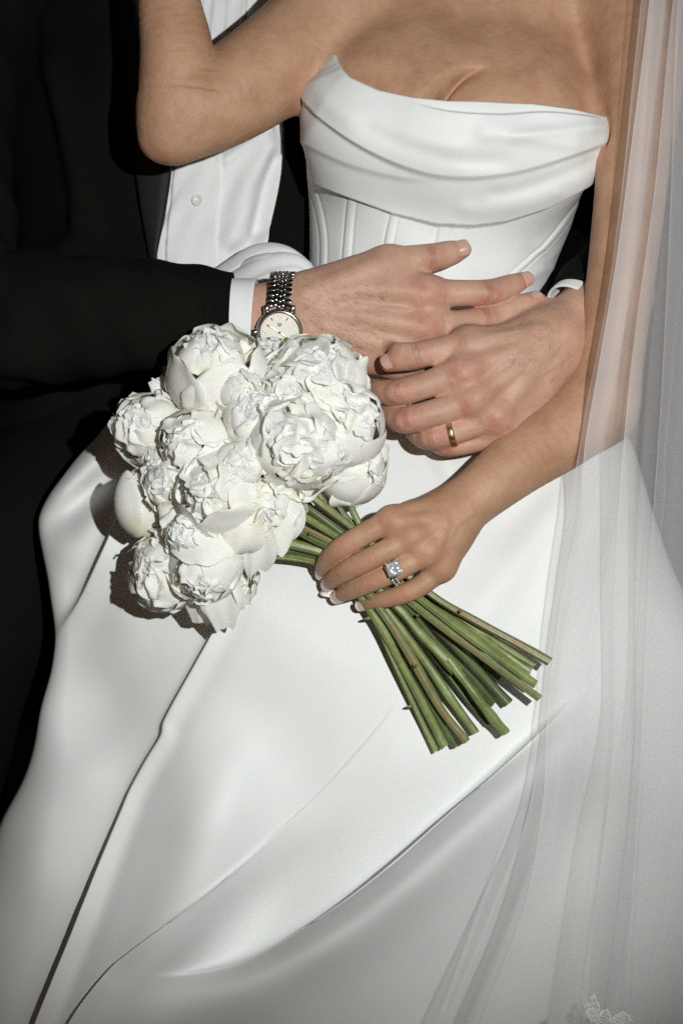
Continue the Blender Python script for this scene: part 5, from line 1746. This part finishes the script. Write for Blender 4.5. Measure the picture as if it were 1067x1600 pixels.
# bride's rings
c1 = P(613, 894, 0.0797)
t, n_, b_ = ring_frame(P(625, 888, 0.080), P(583, 907, 0.0755))
er = empty('engagement_ring', c1)
tag(er, 'gold engagement ring with large square diamond on the bride\'s finger', 'ring')
ce = c1 - t * 0.0022
v_, q_, _ = band(ce, t, n_, b_, 0.0097, 0.0009, 0.0010)
mk('ring_band', v_, q_, mat=MAT['gold'], parent=er)
nd_ = n_ * 0.94 + b_ * 0.10 + np.array([0.12, 0.14, 0]); nd_ /= np.linalg.norm(nd_)
dc = ce + nd_ * 0.0150
dx = t - (t @ nd_) * nd_; dx /= np.linalg.norm(dx); dy = np.cross(nd_, dx)
def gem(c, hx_, hy_, ht, R_):
    """step-cut stone: table, crown, girdle, pavilion"""
    lv = [(-ht * 0.95, 0.08), (-ht * 0.35, 0.72), (0.0, 1.0), (ht * 0.12, 1.0), (ht * 0.30, 0.86), (ht * 0.50, 0.62), (ht * 0.60, 0.34)]
    rings_ = []
    for z_, s_ in lv:
        k_ = 0.30
        x_, y_ = hx_ * s_, hy_ * s_
        rings_.append([(x_, -y_ * (1 - k_), z_), (x_, y_ * (1 - k_), z_), (x_ * (1 - k_), y_, z_), (-x_ * (1 - k_), y_, z_), (-x_, y_ * (1 - k_), z_), (-x_, -y_ * (1 - k_), z_), (-x_ * (1 - k_), -y_, z_), (x_ * (1 - k_), -y_, z_)])
    V_ = np.array(rings_).reshape(-1, 3)
    n8 = 8; i = np.arange(n8); j = (i + 1) % n8
    V_ = np.vstack([V_, [[0, 0, lv[0][0]]], [[0, 0, lv[-1][0]]]])
    m_ = (len(lv) - 1) * n8
    T_ = np.vstack([np.stack([j, i, np.full(n8, len(lv) * n8)], -1), np.stack([m_ + i, m_ + j, np.full(n8, len(lv) * n8 + 1)], -1)])
    jit = np.random.default_rng(int(abs(c[0]) * 1e6)).normal(0, 0.13, V_.shape) * np.array([hx_, hy_, ht * 1.6])
    V_ = V_ + jit
    G_ = gridq(len(lv), n8, True)
    T_ = np.vstack([T_, G_[:, [0, 1, 2]], G_[:, [0, 2, 3]]])
    return V_ @ np.asarray(R_) + c, None, T_
RD = np.array([dx, dy, nd_])
v_, q_, t_ = gem(dc, 0.0050, 0.0058, 0.0050, RD)
mk('diamond', v_, q_, t_, mat=MAT['diamond'], parent=er, smooth=False)
for sx in (-1, 1):
    for sy in (-1, 1):
        p = dc + dx * sx * 0.0043 + dy * sy * 0.0051
        v_, q_, t_ = tube(np.array([ce + nd_ * 0.0100 + dx * sx * 0.0012 + dy * sy * 0.0018, p - nd_ * 0.0008, p + nd_ * 0.0016]), np.array([0.0005, 0.0005, 0.0006]), nseg=8)
        mk('prong', v_, q_, t_, mat=MAT['gold'], parent=er)
def pave(root, cen, r, a0, a1, n):
    for i in range(n):
        a = lerp(a0, a1, i / (n - 1))
        d = math.cos(a) * n_ + math.sin(a) * b_
        x_ = t; y_ = np.cross(d, x_)
        v_, q_, t_ = gem(cen + d * r, 0.0008, 0.0008, 0.0011, np.array([x_, y_, d]))
        mk('small_diamond', v_, q_, t_, mat=MAT['diamond'], parent=root, smooth=False)
pave(er, ce, 0.0109, -1.5, -0.55, 7)
pave(er, ce, 0.0109, 0.55, 1.5, 7)
wb = empty('wedding_band', c1 + t * 0.001)
tag(wb, 'thin gold band of small diamonds below the bride\'s engagement ring', 'ring')
cw_ = c1 + t * 0.0010
v_, q_, _ = band(cw_, t, n_, b_, 0.0096, 0.0011, 0.0010)
mk('ring_band', v_, q_, mat=MAT['gold'], parent=wb)
pave(wb, cw_, 0.0109, -1.5, 1.5, 20)

# ================================================================== VEIL
def tulle(name, alpha, col):
    m, t_, b = new_mat(name)
    out = t_.nodes['Material Output']
    df = nd(t_, 'ShaderNodeBsdfDiffuse'); df.inputs[0].default_value = (*col, 1)
    tr = nd(t_, 'ShaderNodeBsdfTranslucent'); tr.inputs[0].default_value = (*col, 1)
    tp = nd(t_, 'ShaderNodeBsdfTransparent')
    m1 = nd(t_, 'ShaderNodeMixShader'); m1.inputs[0].default_value = 0.3
    t_.links.new(df.outputs[0], m1.inputs[1]); t_.links.new(tr.outputs[0], m1.inputs[2])
    # net: fine threads, denser where the attribute says so
    at = nd(t_, 'ShaderNodeAttribute', attribute_name='dense')
    n1 = noise_node(t_, 1500, 1)
    r1 = ramp(t_, n1.outputs['Fac'], [(0.3, (alpha * 0.7,) * 3), (0.7, (alpha * 1.3,) * 3)])
    ad = nd(t_, 'ShaderNodeMath', operation='ADD', use_clamp=True)
    t_.links.new(r1.outputs[0], ad.inputs[0]); t_.links.new(at.outputs['Fac'], ad.inputs[1])
    m2 = nd(t_, 'ShaderNodeMixShader')
    t_.links.new(ad.outputs[0], m2.inputs[0]); t_.links.new(tp.outputs[0], m2.inputs[1]); t_.links.new(m1.outputs[0], m2.inputs[2])
    t_.links.new(m2.outputs[0], out.inputs[0])
    return m
MAT['tulle'] = tulle('white_tulle', 0.145, (0.80, 0.78, 0.79))
veil = empty('bridal_veil', P(1000, 1600, 0.06))
tag(veil, 'sheer white tulle veil hanging over the bride\'s arm and skirt', 'veil')
def veil_layer(left, right, z0, amp, nf, seed, nrow=220, ncol=220, hem=True, fold_d=0.0, fold_w=30.0):
    r = np.random.default_rng(seed)
    pyv = np.linspace(-120, 1760, nrow)[:, None]
    xl_ = sinterp(pyv[:, 0], left)[:, None]; xr_ = sinterp(pyv[:, 0], right)[:, None]
    u_ = np.linspace(0, 1, ncol)[None, :]
    k_ = (pyv + 120) / 1880.0
    ph = r.uniform(0, 6.28, 6)
    # uneven folds: crowded in places, wide in others, drifting as they fall
    g_ = u_ + 0.10 * np.sin(u_ * 4.1 + ph[3] + 0.8 * k_) + 0.05 * np.sin(u_ * 9.7 + ph[4] - 1.3 * k_)
    fold = np.sin(g_ * nf * 6.28 + ph[0] + 0.9 * k_)
    X = xl_ + (xr_ - xl_) * (u_ + 0.030 * np.cos(g_ * nf * 6.28 + ph[0] + 0.9 * k_) * sstep(0, 0.06, u_))
    Z = sinterp(pyv[:, 0], z0)[:, None] + amp * (0.35 + 0.9 * k_) * (0.65 * fold + 0.35 * np.sin(g_ * nf * 15.1 + ph[1] - 1.2 * k_) * (0.5 + 0.5 * np.sin(k_ * 7 + ph[2]))) + 0.004 * np.sin(k_ * 7 + u_ * 5 + ph[5])
    X = X + 3 * np.sin(k_ * 9 + u_ * 5 + ph[1])
    V_ = np.stack([(X - 533.5) * (D - Z) / F, -(pyv + 0 * X - 800) * (D - Z) / F, Z], -1)
    dn = np.zeros(X.shape)
    if hem:
        # the edge is folded over on itself, so it is denser
        wpx = (X - xl_)
        dn = fold_d * (1 - sstep(fold_w - 3, fold_w + 3, wpx)) * (1 - 0.6 * sstep(650, 800, pyv))
        dn[:, :2] += 0.12
    return mk('tulle_layer', V_.reshape(-1, 3), gridq(nrow, ncol), mat=MAT['tulle'], parent=veil, attrs={'dense': dn.ravel()})
R1 = [(-120, 1300), (1800, 1330)]
R1 = [(-120, 1300), (600, 1310), (1200, 1320), (1800, 1330)]
ZV = [(-120, 0.050), (100, 0.060), (400, 0.068), (600, 0.066), (800, 0.056), (950, 0.044), (1080, 0.044), (1180, 0.060), (1400, 0.072), (1800, 0.085)]
sh = lambda lst, dz: [(a, b + dz) for a, b in lst]
veil_layer([(-120, 1012), (0, 1000), (120, 986), (300, 967), (500, 940), (640, 915), (720, 903), (800, 889), (900, 868), (1160, 838), (1250, 829), (1420, 766), (1600, 690), (1800, 610)], R1, ZV, 0.006, 4, 1, fold_d=0.05, fold_w=26)
veil_layer([(-120, 1022), (0, 1012), (200, 990), (400, 966), (600, 932), (700, 914), (800, 905), (900, 882), (1100, 852), (1250, 845), (1400, 822), (1600, 752), (1800, 690)], R1, sh(ZV, 0.012), 0.006, 5, 2, fold_d=0.26, fold_w=28)
veil_layer([(-120, 1062), (0, 1048), (300, 1022), (600, 985), (900, 960), (1200, 952), (1400, 930), (1600, 905), (1800, 880)], R1, sh(ZV, 0.024), 0.007, 4, 3, fold_d=0.14, fold_w=18)
veil_layer([(-120, 1066), (0, 1060), (300, 1050), (600, 1032), (900, 1010), (1200, 1000), (1600, 978), (1800, 970)], R1, sh(ZV, 0.036), 0.006, 3, 4)
# lace motif near the hem
lace = []
rl = np.random.default_rng(5)
for (x0, y0, x1, y1, w_) in ((928, 1600, 926, 1556, 9), (932, 1596, 915, 1570, 7), (940, 1600, 948, 1578, 8), (950, 1602, 985, 1592, 12), (955, 1608, 975, 1582, 8), (940, 1640, 930, 1600, 12), (960, 1640, 985, 1610, 10), (945, 1660, 955, 1610, 12)):
    a = P(x0, y0, 0.150); b = P(x1, y1, 0.151)
    X, q, _ = loose(a, b, w_ / 1000.0, 0.001, int(rl.integers(99)))
    # cords round the leaf
    g_ = X.reshape(16, 15, 3)
    lace.append(tube(np.vstack([g_[:, 0], g_[-1], g_[::-1, -1]]), 0.0005, nseg=5))
    for kk in range(2, 15, 3):
        lace.append(tube(g_[:, kk], 0.0003, nseg=4))
    for kk in range(2, 16, 3):
        lace.append(tube(g_[kk], 0.0003, nseg=4))
v_, q_, t_ = merge(lace)
mk('lace_applique', v_, q_, t_, mat=MAT['thread'], parent=veil)
